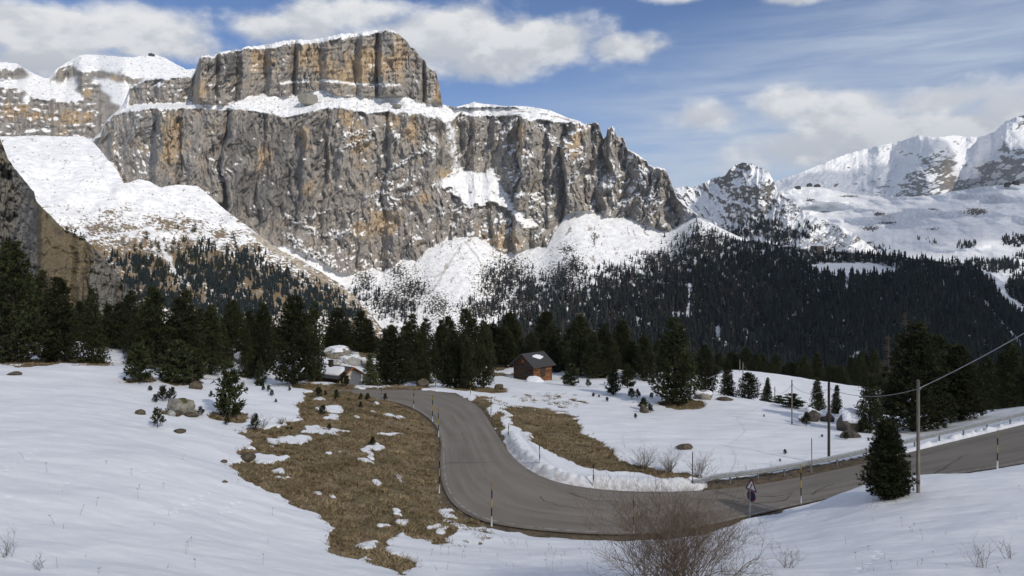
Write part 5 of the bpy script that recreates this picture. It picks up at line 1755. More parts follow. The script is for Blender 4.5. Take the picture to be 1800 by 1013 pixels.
def plate(outline, th, off, zc, name, mat, par):
    off_v = R @ Vector((0, -off, 0))
    M4 = Matrix.Translation(Vector((cx, 0, zc)) + off_v) @ R.to_4x4()
    return MB().prism(outline, th, M4).build(name, mat, par)


def tri(s):
    return [(-s / 2, -s * .289), (s / 2, -s * .289), (0, s * .577)]


def disc(r, n=28):
    return [(r * math.cos(2 * math.pi * k / n), r * math.sin(2 * math.pi * k / n)) for k in range(n)]


t_c, d_c = H - .50, H - 1.03
p1 = plate(tri(.78), .014, .012, t_c, 'warning_triangle', M_red, o)
q = plate(tri(.54), .006, .0235, t_c, 'white_field', M_white, p1)
bend = [(-.05, -.12), (.00, -.12), (.00, -.02), (.06, .03), (.06, .10), (.09, .10), (.035, .17), (-.02, .10), (.01, .10), (.01, .05), (-.05, 0)]
plate(bend, .005, .030, t_c, 'bend_symbol', M_black, p1)
p2 = plate(disc(.29), .014, .012, d_c, 'no_parking_disc', M_red, o)
plate(disc(.235), .006, .0235, d_c, 'blue_field', M_blue, p2)
c_, s_ = math.cos(math.radians(-45)), math.sin(math.radians(-45))
plate([(a * c_ - b_ * s_, a * s_ + b_ * c_) for a, b_ in ((-.23, -.025), (.23, -.025), (.23, .025), (-.23, .025))], .005, .030, d_c, 'red_stroke', M_red, p2)
plate([(-.26, -.08), (.26, -.08), (.26, .08), (-.26, .08)], .012, .012, H - .80 + .03, 'small_plate', M_zinc_d, o)
tag(o, 'road sign post with red-edged warning triangle above a blue no-parking disc', 'road sign')

# ------------------------------------------------------------------ buildings
M_log = None


def log_material(name, lo, hi, warm):
    m, g, b, _ = material(name)
    tc = g.n('ShaderNodeTexCoord')
    P = tc.outputs['Object']
    sep = g.n('ShaderNodeSeparateXYZ')
    g.t.links.new(P, sep.inputs[0])
    row = g.m('FLOOR', g.m('MULTIPLY', sep.outputs[2], 6.2))
    frac = g.m('FRACT', g.m('MULTIPLY', sep.outputs[2], 6.2))
    tone = g.noise(g.comb(g.m('MULTIPLY', sep.outputs[0], .55), g.m('MULTIPLY', sep.outputs[1], .55), g.m('MULTIPLY', row, 3.7)), 1.6, 4.0, .6)
    c = g.mix(g.step(tone, .32, .68), lo, hi)
    c = g.mix(g.step(g.noise(g.comb(sep.outputs[0], sep.outputs[1], g.m('MULTIPLY', row, 1.9)), 1.1, 4.0, .6), .46, .62), c, warm)
    gap = g.step(g.m('ABSOLUTE', g.m('SUBTRACT', frac, .5)), .40, .49)
    c = g.mix(gap, c, (.012, .009, .007))
    g.put(b.inputs['Base Color'], c)
    b.inputs['Roughness'].default_value = .85
    bp = g.n('ShaderNodeBump')
    bp.inputs['Strength'].default_value = .8
    bp.inputs['Distance'].default_value = .05
    g.put(bp.inputs['Height'], g.m('SUBTRACT', 1.0, gap))
    g.t.links.new(bp.outputs[0], b.inputs['Normal'])
    return m


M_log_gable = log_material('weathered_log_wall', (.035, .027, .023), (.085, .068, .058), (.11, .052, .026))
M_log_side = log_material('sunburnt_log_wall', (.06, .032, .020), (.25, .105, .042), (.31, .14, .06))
M_roof = simple('dark_sheet_roof', (.055, .052, .053), .25, 4, .6, .35, stretch=(8, 8, 1))
M_snow = simple('settled_snow', (.85, .86, .89), .03, 3, .7)
M_plaster = simple('cream_plaster', (.80, .76, .68), .08, 4)
M_shut = simple('orange_timber', (.36, .13, .035), .2, 8)
M_wood_d = simple('dark_timber', (.05, .036, .028), .3, 8, stretch=(1, 1, 6))


def blob(outline, thick, M, seed=0, edge=.35):
    """rounded snow slab from an outline (local xy), domed upwards"""
    o2 = np.array(outline)
    c = o2.mean(0)
    mb = MB()
    n = len(o2)
    rings = [(1.0, 0.0), (1.0, thick * .45), (.93, thick * .82), (.78, thick), (.4, thick * 1.04)]
    vs = [M @ Vector((*(c + (p - c) * s), h)) for s, h in rings for p in o2]
    vs.append(M @ Vector((*c, thick * 1.05)))
    fs = []
    for r in range(len(rings) - 1):
        fs += [(r * n + i, r * n + (i + 1) % n, (r + 1) * n + (i + 1) % n, (r + 1) * n + i) for i in range(n)]
    b0 = (len(rings) - 1) * n
    fs += [(b0 + i, b0 + (i + 1) % n, len(vs) - 1) for i in range(n)]
    fs.append(tuple(reversed(range(n))))
    return mb.add(vs, fs)


def rock_mesh(name, size, seed, n1=44, n2=26):
    th = np.linspace(0, 2 * np.pi, n1, endpoint=False)
    ph = np.linspace(-.45 * np.pi, .5 * np.pi, n2)
    T_, P_ = np.meshgrid(th, ph)
    d = np.stack([np.cos(P_) * np.cos(T_), np.cos(P_) * np.sin(T_), np.sin(P_)], -1)
    rs = np.random.default_rng(seed)
    r = np.full(T_.shape, 10.0)
    for k in range(13):      # cut by planes: faceted stone
        nrm_ = rs.normal(0, 1, 3)
        nrm_ /= np.linalg.norm(nrm_)
        dd = rs.uniform(.72, 1.0)
        c = (d @ nrm_)
        r = np.where(c > .05, np.minimum(r, dd / np.maximum(c, .05)), r)
    r = np.minimum(r, 1.25)
    r = r * (1 + .13 * fbm(d[..., 0] * 2.2 + seed, d[..., 1] * 2.2 + d[..., 2] * 2.6, 4, seed))
    r[-1] = r[-1].mean()
    V3 = d * r[..., None] * np.array(size)
    i = np.arange((n2 - 1) * n1).reshape(n2 - 1, n1)
    j = np.roll(i, -1, 1)
    f = np.stack([i, j, j + n1, i + n1], -1).reshape(-1, 4)
    return new_mesh(name, V3.reshape(-1, 3), f, False)


def hut(name, loc, rz, Lx, Ly, h, rise, over, mats, label, cat):
    """gables on local -x / +x ends, ridge along local x"""
    root = empty(name, loc, rz)
    wm_g, wm_s, rm = mats
    g0 = MB()
    for sx in (-1, 1):
        xx = sx * Lx / 2
        vs = [(xx, -Ly / 2, -.6), (xx, Ly / 2, -.6), (xx, Ly / 2, h), (xx, 0, h + rise), (xx, -Ly / 2, h)]
        t = .16
        vs2 = [(v[0] - sx * t, v[1], v[2]) for v in vs]
        n = 5
        fs = [tuple(range(n)), tuple(range(2 * n - 1, n - 1, -1))] + [(i, (i + 1) % n, (i + 1) % n + n, i + n) for i in range(n)]
        g0 = MB().add(vs + vs2, fs)
        g0.build('gable_wall', wm_g, root)
    for sy in (-1, 1):
        MB().box((0, sy * (Ly / 2 - .08), h / 2 - .3), (Lx - .33, .16, h + .6)).build('side_wall', wm_s, root)
    sl = rise / (Ly / 2)
    for sy in (-1, 1):
        y1 = sy * (Ly / 2 + over)
        z1 = h - over * sl
        xl = Lx / 2 + over
        t = .09
        vs = [(-xl, 0, h + rise + .02), (xl, 0, h + rise + .02), (xl, y1, z1 + .02), (-xl, y1, z1 + .02)]
        vs += [(a, b_, c + t) for a, b_, c in vs]
        MB().add(vs, [(0, 1, 2, 3), (4, 7, 6, 5), (0, 4, 5, 1), (1, 5, 6, 2), (2, 6, 7, 3), (3, 7, 4, 0)]).build('roof', rm, root)
    tag(root, label, cat)
    return root, sl


# the log cabin: its corner is seen between the grey gable (left) and the red-brown side (right)
D = 104.0
x = D * (937 - HX) / F
z = D * (HY - 668) / F
k = D / 1300
h_c = 24 * k
rz = math.radians(42)
# local -x end = gable facing front-left ; local -y side faces front-right
Lx, Ly = 3.65, 4.2
ca, sa = math.cos(rz), math.sin(rz)
cor = Vector((938 - 900, 0, 0)) * k
cx0 = cor.x + (Lx / 2) * ca + (-Ly / 2) * sa * -1 * -1
cen = Vector((cor.x, D, 0)) - (Matrix.Rotation(rz, 3, 'Z') @ Vector((-Lx / 2, -Ly / 2, 0)))
zg = z + .05
cab, sl = hut('log_cabin', (cen.x, cen.y, zg), rz, Lx, Ly, h_c, 1.42, .42, (M_log_gable, M_log_side, M_roof), 'small weathered log cabin with dark roof standing in the snow among pines', 'cabin')
ra = math.atan(sl)
hy = Ly / 2
Mr = Matrix.Translation((.15, -.86, h_c + 1.42 - .86 * sl + .115)) @ Matrix.Rotation(ra, 4, 'X')
rnb = random.Random(2)
blob([(math.cos(t) * (.95 if math.cos(t) > 0 else .85) * (1 + rnb.uniform(-.12, .12)) + .0, math.sin(t) * .46 * (1 + rnb.uniform(-.2, .2)) - .12 * math.cos(t)) for t in np.linspace(0, 6.283, 17)[:-1]], .13, Mr).build('snow_patch', M_snow, cab, True)
Mr2 = Matrix.Translation((-.55, 1.15, h_c + 1.42 - 1.15 * sl + .115)) @ Matrix.Rotation(-ra, 4, 'X')
blob([(-1.45, -1.0), (1.9, -1.0), (2.0, 1.0), (-1.45, 1.05)], .2, Mr2).build('snow_patch', M_snow, cab, True)
MB().box((-Lx / 2 - .012, .1, h_c + .42), (.05, .42, .40)).build('loft_hatch', M_shut, cab)
MB().box((-Lx / 2 + .02, -Ly / 2 - .01, h_c / 2), (.14, .05, h_c)).build('corner_post', M_log_side, cab)
MB().box((.0, -Ly / 2 - .02, h_c * .45), (.95, .05, 1.25)).build('door', M_wood_d, cab)
# level the snow around it with a small drift at the corner
hme = rock_mesh('snow_heap', (1.15, .8, .78), 640)
hme.polygons.foreach_set('use_smooth', [True] * len(hme.polygons))
dm = link('snow_heap', hme, M_snow)
dm.location = (cor.x + .35, D - .6, zg - .12)
tag(dm, 'small heap of snow piled against the front corner of the log cabin', 'snow heap')

# chalet by the bend
D = 93.0
k = D / 1300
rz = math.radians(-34)
cxp, zc = (600 - 900) * k, D * (HY - 684) / F
ch, sl = hut('chalet', ((586 - 900) * k, D + 1.2, zc), rz, 5.4, 3.6, 34 * k * .72, 1.0, .45, (M_plaster, M_wood_d, M_roof), 'low chalet with snow-laden dark roof and cream gable beside the bend', 'chalet')
hc = 34 * k * .72
ra = math.atan(sl)
blob([(-2.9, -.85), (-2.0, -.95), (-1.1, -.72), (.2, -.95), (1.5, -.9), (2.3, -.75), (2.35, .3), (1.9, .85), (.4, .8), (-.2, .35), (-1.0, .8), (-2.9, .85)], .26, Matrix.Translation((.1, -1.05, hc + 1.0 - 1.05 * sl + .115)) @ Matrix.Rotation(ra, 4, 'X')).build('roof_snow', M_snow, ch, True)
cm = MB().box((-.5, -.35, hc + 1.2), (.42, .42, .9))
cm.box((-.5, -.35, hc + 1.70), (.56, .56, .10))
cm.build('chimney', M_wood_d, ch)
MB().box((2.7 + .012, -.75, hc * .70), (.05, .8, 1.0)).build('shutter', M_shut, ch)
for sy in (-1, 1):
    y1, z1 = sy * 2.25, hc - .45 * sl
    vs = [(3.16, 0, hc + .93), (3.20, 0, hc + .93), (3.20, y1, z1 - .07), (3.16, y1, z1 - .07)]
    vs += [(a, b_, c + .2) for a, b_, c in vs]
    MB().add(vs, [(0, 1, 2, 3), (4, 7, 6, 5), (0, 4, 5, 1), (1, 5, 6, 2), (2, 6, 7, 3), (3, 7, 4, 0)]).build('bargeboard', M_shut, ch)

# ------------------------------------------------------------------ boulders
M_rock = simple('lichened_rock', (.24, .225, .19), .4, 3.0, .9, .15, bump=.8)
M_rock_b = simple('brown_rock', (.105, .085, .062), .4, 4.0, .9, .15, bump=.8)
M_rock_p = simple('pale_rock', (.34, .335, .31), .3, 3.0, .9, .15, bump=.8)
M_rock_d = simple('dark_ledge_rock', (.10, .085, .072), .4, 2.0, .9, .15, bump=.8)
M_moss = simple('moss_cap', (.075, .075, .025), .4, 8, .9)


BOULD = [  # px, base row, width px, height px, material, cap, label
    (311, 730, 42, 32, M_rock, 'moss', 'mossy pale boulder with saplings growing around it on the left snowfield'), (334, 733, 26, 7, M_rock_b, None, 'flat brown stone at the right foot of the mossy boulder'), (300, 732, 13, 11, M_rock_p, None, 'small cream stone leaning on the mossy boulder'),
    (245, 729, 18, 9, M_rock_b, None, 'small brown rock poking from the snow left of the mossy boulder'), (314, 762, 18, 6, M_rock_b, None, 'low brown rock in the snow below the mossy boulder'), (22, 660, 20, 6, M_rock_b, None, 'lone low brown rock at the far left of the snowfield'),
    (84, 638, 26, 26, M_rock_p, None, 'large pale boulder at the foot of the left wood'), (102, 638, 16, 14, M_rock_p, None, 'smaller pale boulder right of the large one at the left wood'), (341, 684, 22, 13, M_rock_b, None, 'brown rock under the bushy young pines at the snow edge'),
    (433, 812, 24, 13, M_rock_b, None, 'rounded earth-brown rock on the snow tongue beside the grass bank'), (393, 814, 10, 5, M_rock_b, None, 'tiny brown stone left of the snow tongue'), (394, 849, 9, 4, M_rock_b, None, 'tiny dark stone on the lower left snow near the grass'),
    (1133, 727, 13, 16, M_rock_b, None, 'small tan boulder on the meadow with a sapling on top'), (1203, 790, 26, 9, M_rock_b, None, 'flat tan rock in the snow above the grey shrubs'), (741, 682, 24, 16, M_rock_b, None, 'reddish boulder under pines at the far outside of the bend'),
    (877, 686, 18, 9, M_rock_b, None, 'reddish rocks at the snow edge left below the cabin'), (1240, 702, 34, 14, M_rock, 'snow', 'tan rock outcrop right beside the big meadow pine'), (1275, 705, 26, 5, M_rock_b, None, 'low rock edge on the meadow rim under the pines'),
    (1412, 742, 14, 11, M_rock, 'snow', 'small rock on the rim beside the rounded shrub-like pine'), (1432, 742, 22, 22, M_rock_d, 'snow', 'snow-capped rock at the rim below the tiered spruce'), (1455, 742, 22, 18, M_rock_d, 'snow', 'snow-capped rock behind the dark utility pole'),
    (1502, 760, 46, 34, M_rock_d, 'snow', 'big sloping rock ledge under thick snow left of the guardrail pines'), (1500, 770, 36, 10, M_rock_d, None, 'low dark rock strip below the big snowy ledge'),
    (592, 630, 46, 20, M_rock, 'snow', 'big snow-topped boulder above the chalet'), (615, 642, 30, 16, M_rock_p, 'snow', 'white snow-smothered boulder directly over the chalet roof'), (638, 642, 20, 12, M_rock_p, 'snow', 'rounded snowy boulder right of the smothered one above the chalet'), (588, 644, 22, 10, M_rock_p, 'snow', 'lower snow-smothered stone at the left above the chalet'),
    (415, 612, 30, 18, M_rock, 'snow', 'snowy rock in the dark gap of the left wood, upper one'), (425, 640, 26, 20, M_rock, 'snow', 'snowy rock in the dark gap of the left wood, lower one')]
for i, (px, base_, wp, hp, mt, cap_, lab) in enumerate(BOULD):
    x, y, z = ray_hit(px, base_)
    sup = z
    if y > 150:
        continue
    k = y / F
    a, h = wp * k / 2, hp * k
    o = empty('boulder', (x, y + a * .5, z), 0)
    hh = h * .62
    me = rock_mesh('stone', (a * 1.02, a * .8, hh), 900 + i)
    s_o = link('stone', me, mt, o)
    s_o.location = (0, 0, hh * .45)
    if cap_:
        n_ = 18
        rr = random.Random(i)
        top_z = hh * (1.20 if cap_ == 'snow' else 1.28)
        dome = rock_mesh('cap', (a * (.95 if cap_ == 'snow' else .62), a * (.78 if cap_ == 'snow' else .5), hh * (.62 if cap_ == 'snow' else .30)), 970 + i)
        c_o = link('snow_cap' if cap_ == 'snow' else 'moss_cap', dome, M_snow if cap_ == 'snow' else M_moss, o)
        c_o.location = (-a * .06, .08, hh * .45 + hh * (.62 if cap_ == 'snow' else .62))
    tag(o, lab, 'boulder')

# ------------------------------------------------------------------ distant woods


def far_trees(name, P, H, rng, kinds, mat):
    """many small ragged conifers in one mesh; P (n,3) feet, H heights, kinds 0 evergreen / 1 bare larch"""
    n = len(P)
    ns = 6
    tiers = [(0.06, .20), (.36, .15), (.66, .09)]
    vs, fs, cs = [], [], []
    base_i = 0
    a0 = rng.uniform(0, 6.28, (n, 1))
    wid = np.where(kinds == 1, .62, 1.0)[:, None] * rng.uniform(.75, 1.3, (n, 1))
    dark = np.array([.014, .020, .021])
    larch_c = np.array([.042, .036, .033])
    colr = np.where(kinds[:, None] == 1, larch_c, dark) * rng.uniform(.65, 1.5, (n, 1))
    for (h0, r0) in tiers:
        ang = a0 + np.linspace(0, 2 * np.pi, ns, endpoint=False)[None] + rng.uniform(-.3, .3, (n, ns))
        r = r0 * wid * rng.uniform(.6, 1.3, (n, ns)) * H[:, None]
        zb = (h0 + rng.uniform(-.05, .04, (n, ns))) * H[:, None]
        ring = np.stack([P[:, None, 0] + np.cos(ang) * r, P[:, None, 1] + np.sin(ang) * r, P[:, None, 2] + zb], -1)
        apex = P + np.array([0, 0, 1.0]) * ((h0 + .40 if h0 < .6 else 1.0) * H)[:, None]
        block = np.concatenate([ring, apex[:, None]], 1).reshape(-1, 3)
        vs.append(block)
        k = np.arange(ns)
        f = np.stack([k, (k + 1) % ns, np.full(ns, ns)], 1)
        fs.append((base_i + np.arange(n)[:, None, None] * (ns + 1) + f[None]).reshape(-1, 3))
        cs.append(np.repeat(colr[:, None], ns + 1, 1).reshape(-1, 3))
        base_i += len(block)
    me = new_mesh(name, np.concatenate(vs), np.concatenate(fs))
    set_color(me, 'albedo', np.concatenate(cs))
    o = link(name, me, mat)
    tag(o, kind='stuff')
    return o


M_farwood = attr_material('distant_conifers', .3, .25)


def scatter(R_, dens, n, rng, hrange):
    """feet of n trees on a relief; dens = expected density per screen area"""
    w_ = np.clip(dens, 0, None) * np.abs(np.gradient(R_.Y, axis=0))
    w_ = w_ / w_.sum()
    idx = rng.choice(w_.size, n, p=w_.ravel())
    i, j = np.unravel_index(idx, w_.shape)
    Pp = R_.pos()
    i2, j2 = np.minimum(i + 1, w_.shape[0] - 1), np.minimum(j + 1, w_.shape[1] - 1)
    a, b_ = rng.random(n)[:, None], rng.random(n)[:, None]
    P = Pp[i, j] + a * (Pp[i2, j] - Pp[i, j]) + b_ * (Pp[i, j2] - Pp[i, j])
    return P, i, j


rng = np.random.default_rng(21)
# dark forest on the valley flank
dens = (1 - V.clear) * (1 - .97 * V.runm) * (.35 + 1.2 * sst(fbm(V.X / 26, V.Y / 10, 4, 901, .6), -.45, .1))
dens *= lerp(.5, 1.0, sst(V.Y - ipl(V.x, PLAT)[None], 0, 40)) * lerp(1.0, .75, sst(V.X, 860, 900) * (1 - sst(V.X, 1150, 1330)))
P_, i_, j_ = scatter(V, dens, 27000, rng, None)
D_ = P_[:, 1]
H_ = (4 + 10.5 * rng.random(len(P_)) ** .9) * (1 + .35 * fbm(V.X[i_, j_] / 30, V.Y[i_, j_] / 16, 3, 911)) * np.where(P_[:, 2] > 0, .8, 1)
lar = (rng.random(len(P_)) < np.where(V.X[i_, j_] < 1330, .40, .12)).astype(int)
far_trees('valley_forest', P_ - np.array([0, 0, .5]), H_, rng, lar, M_farwood)
# thin belt of trees climbing the scree below the cliffs
sp = np.zeros_like(A.X)
for (cx, cy, rx, ry, w_) in ((1250, 450, 70, 44, 1), (1180, 470, 60, 26, 1), (1100, 500, 70, 30, .9), (1010, 520, 60, 26, .9), (930, 520, 50, 36, .9), (885, 500, 34, 40, .7), (860, 545, 50, 22, .7), (700, 545, 50, 24, .55), (730, 515, 30, 26, .35), (640, 520, 30, 22, .6), (1005, 475, 30, 20, .5), (1300, 440, 50, 20, 1.2), (985, 500, 30, 14, .8)):
    sp = np.maximum(sp, w_ * np.exp(-(((A.X - cx) / rx) ** 2 + ((A.Y - cy) / ry) ** 2)))
tl = sst(A.Y, ipl(A.x, BASE_A)[None] + 4, ipl(A.x, BASE_A)[None] + 14)
dens = np.clip(sp - .10, 0, None) ** 1.3 * (.15 + sst(fbm(A.X / 14, A.Y / 9, 3, 902), -.25, .25)) * tl
P_, i_, j_ = scatter(A, dens, 5200, rng, None)
far_trees('scree_wood', P_ - np.array([0, 0, .5]), rng.uniform(6, 14, len(P_)), rng, (rng.random(len(P_)) < .55).astype(int), M_farwood)
# woods of the left valley side
sp = np.zeros_like(B.X)
for (cx, cy, rx, ry, w_) in ((350, 450, 30, 16, .8), (430, 470, 46, 26, 1.0), (480, 500, 50, 30, 1.1), (550, 530, 50, 30, 1.3), (380, 500, 60, 30, 1.1), (330, 475, 40, 14, 1.0), (260, 490, 50, 24, .9), (240, 465, 40, 14, .8), (300, 530, 70, 26, 1.1), (420, 545, 80, 26, 1.3), (600, 545, 40, 24, 1.3), (200, 455, 26, 12, .5), (360, 430, 24, 10, .5), (210, 520, 30, 30, .9)):
    sp = np.maximum(sp, w_ * np.exp(-(((B.X - cx) / rx) ** 2 + ((B.Y - cy) / ry) ** 2)))
gapm = 1 - .9 * np.exp(-(((B.X - 345) / 24) ** 2 + ((B.Y - 520) / 16) ** 2)) - .8 * np.exp(-(((B.X - 300) / 14) ** 2 + ((B.Y - 470) / 26) ** 2)) - .7 * np.exp(-(((B.X - 455) / 12) ** 2 + ((B.Y - 500) / 26) ** 2))
dens = np.clip(sp - .18, 0, None) ** 1.2 * np.clip(gapm, 0, 1) * (.06 + sst(fbm(B.X / 16, B.Y / 10, 4, 903, .6), -.18, .22))
dens *= (B.Y > ipl(B.x, [(-80, 300), (400, 400), (447, 424), (487, 452), (534, 478), (600, 512), (650, 560), (700, 620)])[None])
P_, i_, j_ = scatter(B, dens, 3000, rng, None)
far_trees('valley_side_wood', P_ - np.array([0, 0, .5]), rng.uniform(6.5, 12, len(P_)), rng, (rng.random(len(P_)) < .06).astype(int), M_farwood)
# clumps on the ski slopes and the little peak
sp = np.zeros_like(W.X)
for (cx, cy, rx, ry, w_) in ((1530, 437, 40, 9, 1.0), (1480, 423, 26, 6, .5), (1440, 416, 30, 8, .5), (1620, 422, 22, 5, .8), (1640, 428, 12, 5, .8), (1700, 432, 22, 9, 1.2), (1760, 470, 60, 12, 1.6), (1720, 462, 26, 8, 1.0), (1790, 425, 40, 12, 1.4), (1800, 450, 30, 10, 1.2), (1820, 500, 50, 26, 1.6), (1790, 500, 24, 12, 1.2), (1400, 425, 40, 10, .9), (1370, 410, 40, 16, .8), (1770, 560, 16, 16, 1)):
    sp = np.maximum(sp, w_ * np.exp(-(((W.X - cx) / rx) ** 2 + ((W.Y - cy) / ry) ** 2) * 1.4))
dens = np.clip(sp - .3, 0, None) * (.25 + sst(fbm(W.X / 12, W.Y / 6, 3, 904), -.1, .3))
P_, i_, j_ = scatter(W, dens, 1500, rng, None)
far_trees('plateau_wood', P_ - np.array([0, 0, .5]), rng.uniform(8, 15, len(P_)), rng, (rng.random(len(P_)) < .3).astype(int), M_farwood)
sp = np.zeros_like(P.X)
for (cx, cy, rx, ry, w_) in ((1340, 400, 34, 16, 1), (1380, 415, 40, 12, 1), (1420, 400, 30, 12, .5), (1300, 410, 30, 12, .8)):
    sp = np.maximum(sp, w_ * np.exp(-(((P.X - cx) / rx) ** 2 + ((P.Y - cy) / ry) ** 2)))
P_, i_, j_ = scatter(P, np.clip(sp - .25, 0, None) * (.2 + sst(fbm(P.X / 10, P.Y / 8, 3, 905), -.1, .3)), 900, rng, None)
far_trees('peak_foot_wood', P_ - np.array([0, 0, .5]), rng.uniform(9, 16, len(P_)), rng, (rng.random(len(P_)) < .3).astype(int), M_farwood)

# single conifers that stand apart on the brown slope and the spur
SOLO = [pine_protos(1500 + i, sh, 60, 5, 5, .075)[0] for i, sh in enumerate(('pine', 'spruce', 'column'))]


def solo(R_, px, py, hpx, label, group):
    j = int(np.argmin(np.abs(R_.x - px)))
    i = int(np.argmin(np.abs(R_.Y[:, j] - py)))
    p = R_.pos()[i, j]
    H = p[1] * hpx / F
    o = bpy.data.objects.new('conifer', SOLO[trng.randrange(3)])
    C.objects.link(o)
    o.location = (p[0], p[1], p[2] - .3)
    o.rotation_euler = (0, 0, trng.uniform(0, 6.28))
    o.scale = (H, H, H)
    tag(o, label, 'conifer', group)


G1 = 'small dark conifer standing apart on the snowy brown slope under the cliffs'
for k in range(130):
    for _t in range(60):
        px, py = trng.uniform(165, 420), trng.uniform(392, 500)
        lo = ipl(px, [(165, 440), (230, 415), (300, 405), (360, 398), (420, 412)])
        if py > lo and py > ipl(px, SKY_C) * (px < 235) + 6 and trng.random() < .15 + .85 * (py - lo) / 80:
            break
    solo(B, px, py, trng.uniform(9, 15), G1, 'conifers scattered over the brown slope')
for px, py, h in ((66, 372, 8), (82, 383, 8), (118, 410, 14), (125, 411, 11), (132, 414, 13), (142, 422, 15), (147, 423, 12), (196, 473, 8), (152, 453, 9), (163, 462, 6), (193, 492, 12), (205, 505, 10)):
    solo(S, px, py, h, 'dark dwarf conifer clinging to the edge of the brown rock spur', 'conifers on the rock spur')

# ------------------------------------------------------------------ far buildings
M_far_wall = simple('far_timber_wall', (.16, .12, .09), .25, .3)
M_far_dark = simple('far_dark_hut', (.05, .048, .05), .2, .3)


def far_house(R_, px, py, wpx, hpx, label, wall, cat='building', name='mountain_lodge'):
    j = int(np.argmin(np.abs(R_.x - px)))
    i = int(np.argmin(np.abs(R_.Y[:, j] - py)))
    p = R_.pos()[i, j]
    k = p[1] / F
    w_, h = wpx * k, hpx * k
    root = empty(name, (p[0], p[1], p[2]), trng.uniform(-.3, .3))
    MB().box((0, 0, h * .25 - 2), (w_, w_ * .7, h * .7 + 4)).build('wall', wall, root)
    MB().prism([(-w_ * .56, 0), (w_ * .56, 0), (0, h * .42)], w_ * .8, Matrix.Translation((0, 0, h * .60 + .05))).build('roof', M_snow if wall is not M_far_dark else M_far_dark, root)
    for q in (-.3, 0, .3):
        MB().box((q * w_, -w_ * .352, h * .30), (w_ * .14, .4, h * .2)).build('window', M_far_dark, root)
    tag(root, label, cat)


far_house(V, 1436, 441, 18, 14, 'timber lodge at the edge of the far snow plateau', M_far_wall)
far_house(V, 1478, 446, 14, 6, 'low hut right of the timber lodge on the plateau edge', M_far_wall)
far_house(V, 1382, 437, 16, 6, 'long low hut left of the timber lodge, by the forest edge', M_far_wall)
far_house(W, 1402, 331, 9, 4, 'small dark lift hut on the distant ridge, leftmost of three', M_far_dark, 'lift station', 'lift_station')
far_house(W, 1423, 328, 8, 6, 'dark lift station on the rounded top of the distant ridge', M_far_dark, 'lift station', 'lift_station')
far_house(W, 1437, 329, 9, 5, 'dark lift hut just right of the ridge-top station', M_far_dark, 'lift station', 'lift_station')
far_house(W, 1771, 326, 9, 6, 'dark lift station on the ridge line near the right edge', M_far_dark, 'lift station', 'lift_station')
far_house(W, 1785, 325, 10, 7, 'larger dark station on the ridge at the far right', M_far_dark, 'lift station', 'lift_station')
far_house(W, 1530, 427, 8, 3, 'tiny hut on the bright piste above the forest', M_far_wall)
far_house(G, 266, 98, 9, 4, 'tiny cable car station on the snowy summit at upper left', M_far_dark, 'cable station', 'cable_station')

# fallen block on the terrace of the massif
for (px, py, wp, hp, lab) in ((542, 183, 30, 19, 'big rock block lying on the snowy terrace below the upper tower'), (698, 190, 14, 8, 'smaller rock block on the right part of the snowy terrace')):
    j = int(np.argmin(np.abs(A.x - px)))
    i = int(np.argmin(np.abs(A.Y[:, j] - py)))
    p = A.pos()[i, j]
    k = p[1] / F
    o = empty('rock_block', tuple(p))
    b_ = link('stone', rock_mesh('stone', (wp * k * .52, wp * k * .4, hp * k * .62), 990 + px), M_rock, o)
    b_.location = (0, -wp * k * .1, hp * k * .3)
    tag(o, lab, 'rock')

# ------------------------------------------------------------------ clouds that shade the near ground, the forest and the far ridge


def cloud_material():
    m = bpy.data.materials.new('thin_cloud')
    m.use_nodes = True
    g = NT(m.node_tree)
    out = g.n('ShaderNodeOutputMaterial')
    tr = g.n('ShaderNodeBsdfTransparent')
    df = g.n('ShaderNodeBsdfTranslucent')
    df.inputs[0].default_value = (.9, .9, .9, 1)
    mx = g.n('ShaderNodeMixShader')
    tc = g.n('ShaderNodeTexCoord')
    _c, ed = g.attr('thickness')
    n = g.noise(tc.outputs['Object'], .0045, 5.0, .55)
    f = g.m('MULTIPLY', ed, g.step(n, .25, .6, .55, 1.0))
    g.put(mx.inputs[0], f)
    g.t.links.new(tr.outputs[0], mx.inputs[1])
    g.t.links.new(df.outputs[0], mx.inputs[2])
    g.t.links.new(mx.outputs[0], out.inputs[0])
    return m


M_cloud = cloud_material()


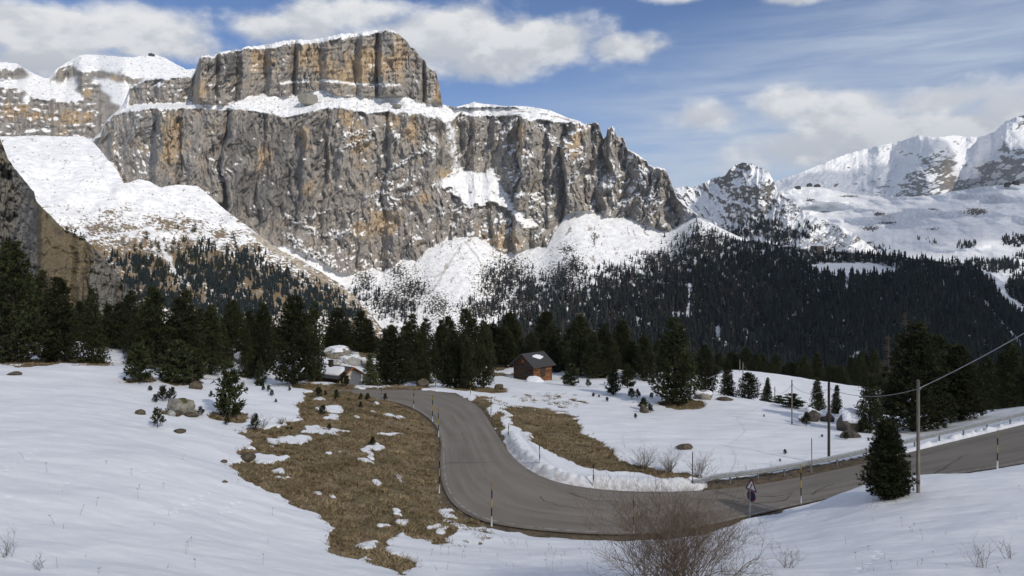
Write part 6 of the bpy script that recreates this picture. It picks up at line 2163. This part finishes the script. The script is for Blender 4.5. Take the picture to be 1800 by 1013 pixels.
def cloud(target, rx, ry, height, dens, label, seed):
    c = Vector(target) + sun_dir * ((height - target[2]) / sun_dir.z)
    n1, n2 = 56, 56
    a, b_ = np.meshgrid(np.linspace(-1, 1, n1), np.linspace(-1, 1, n2))
    r = np.sqrt(a * a + b_ * b_)
    sc_ = np.where(r > 0, np.maximum(np.abs(a), np.abs(b_)) / np.maximum(r, 1e-9), 1)
    a, b_ = a * sc_, b_ * sc_
    r = np.sqrt(a * a + b_ * b_)
    r = r * (1 + .22 * fbm(a * 2.2 + seed, b_ * 2.2, 3, seed))
    th_ = np.clip(1 - r, 0, 1)
    up = np.sqrt(th_) * 130 * (1 + .5 * fbm(a * 4, b_ * 4 + seed, 4, seed))
    top = np.stack([a * rx, b_ * ry, up], -1).reshape(-1, 3)
    bot = np.stack([a * rx, b_ * ry, -np.sqrt(th_) * 30 - .5], -1).reshape(-1, 3)
    i = np.arange((n2 - 1) * n1).reshape(n2 - 1, n1)[:, :-1].ravel()
    f = np.stack([i, i + 1, i + n1 + 1, i + n1], 1)
    f2 = f[:, ::-1] + n1 * n2
    me = new_mesh('cloud', np.concatenate([top, bot]), np.concatenate([f, f2]), True)
    set_float(me, 'thickness', np.tile((sst(th_, .02, .35) * dens).ravel(), 2))
    o = link('cloud', me, M_cloud)
    o.location = c
    tag(o, kind='structure')


cloud((30, 60, -12), 330, 300, 3300, .25, '', 41)
cloud((650, 1000, -60), 560, 560, 3300, .62, '', 47)
cloud((1500, 2300, 150), 700, 520, 3300, .42, '', 53)
cloud((4000, 7600, 1100), 1000, 800, 3600, .46, '', 59)

# ------------------------------------------------------------------ haze
hz = bpy.data.materials.new('thin_haze')
hz.use_nodes = True
g = NT(hz.node_tree)
ho = g.n('ShaderNodeOutputMaterial')
hv = g.n('ShaderNodeVolumePrincipled')
hv.inputs['Color'].default_value = (.80, .88, 1.0, 1)
hv.inputs['Density'].default_value = 2.1e-5
g.t.links.new(hv.outputs[0], ho.inputs['Volume'])
hb = MB().box((3000, 7000, 700), (15000, 15000, 4600)).build('haze', hz)
tag(hb, kind='stuff')
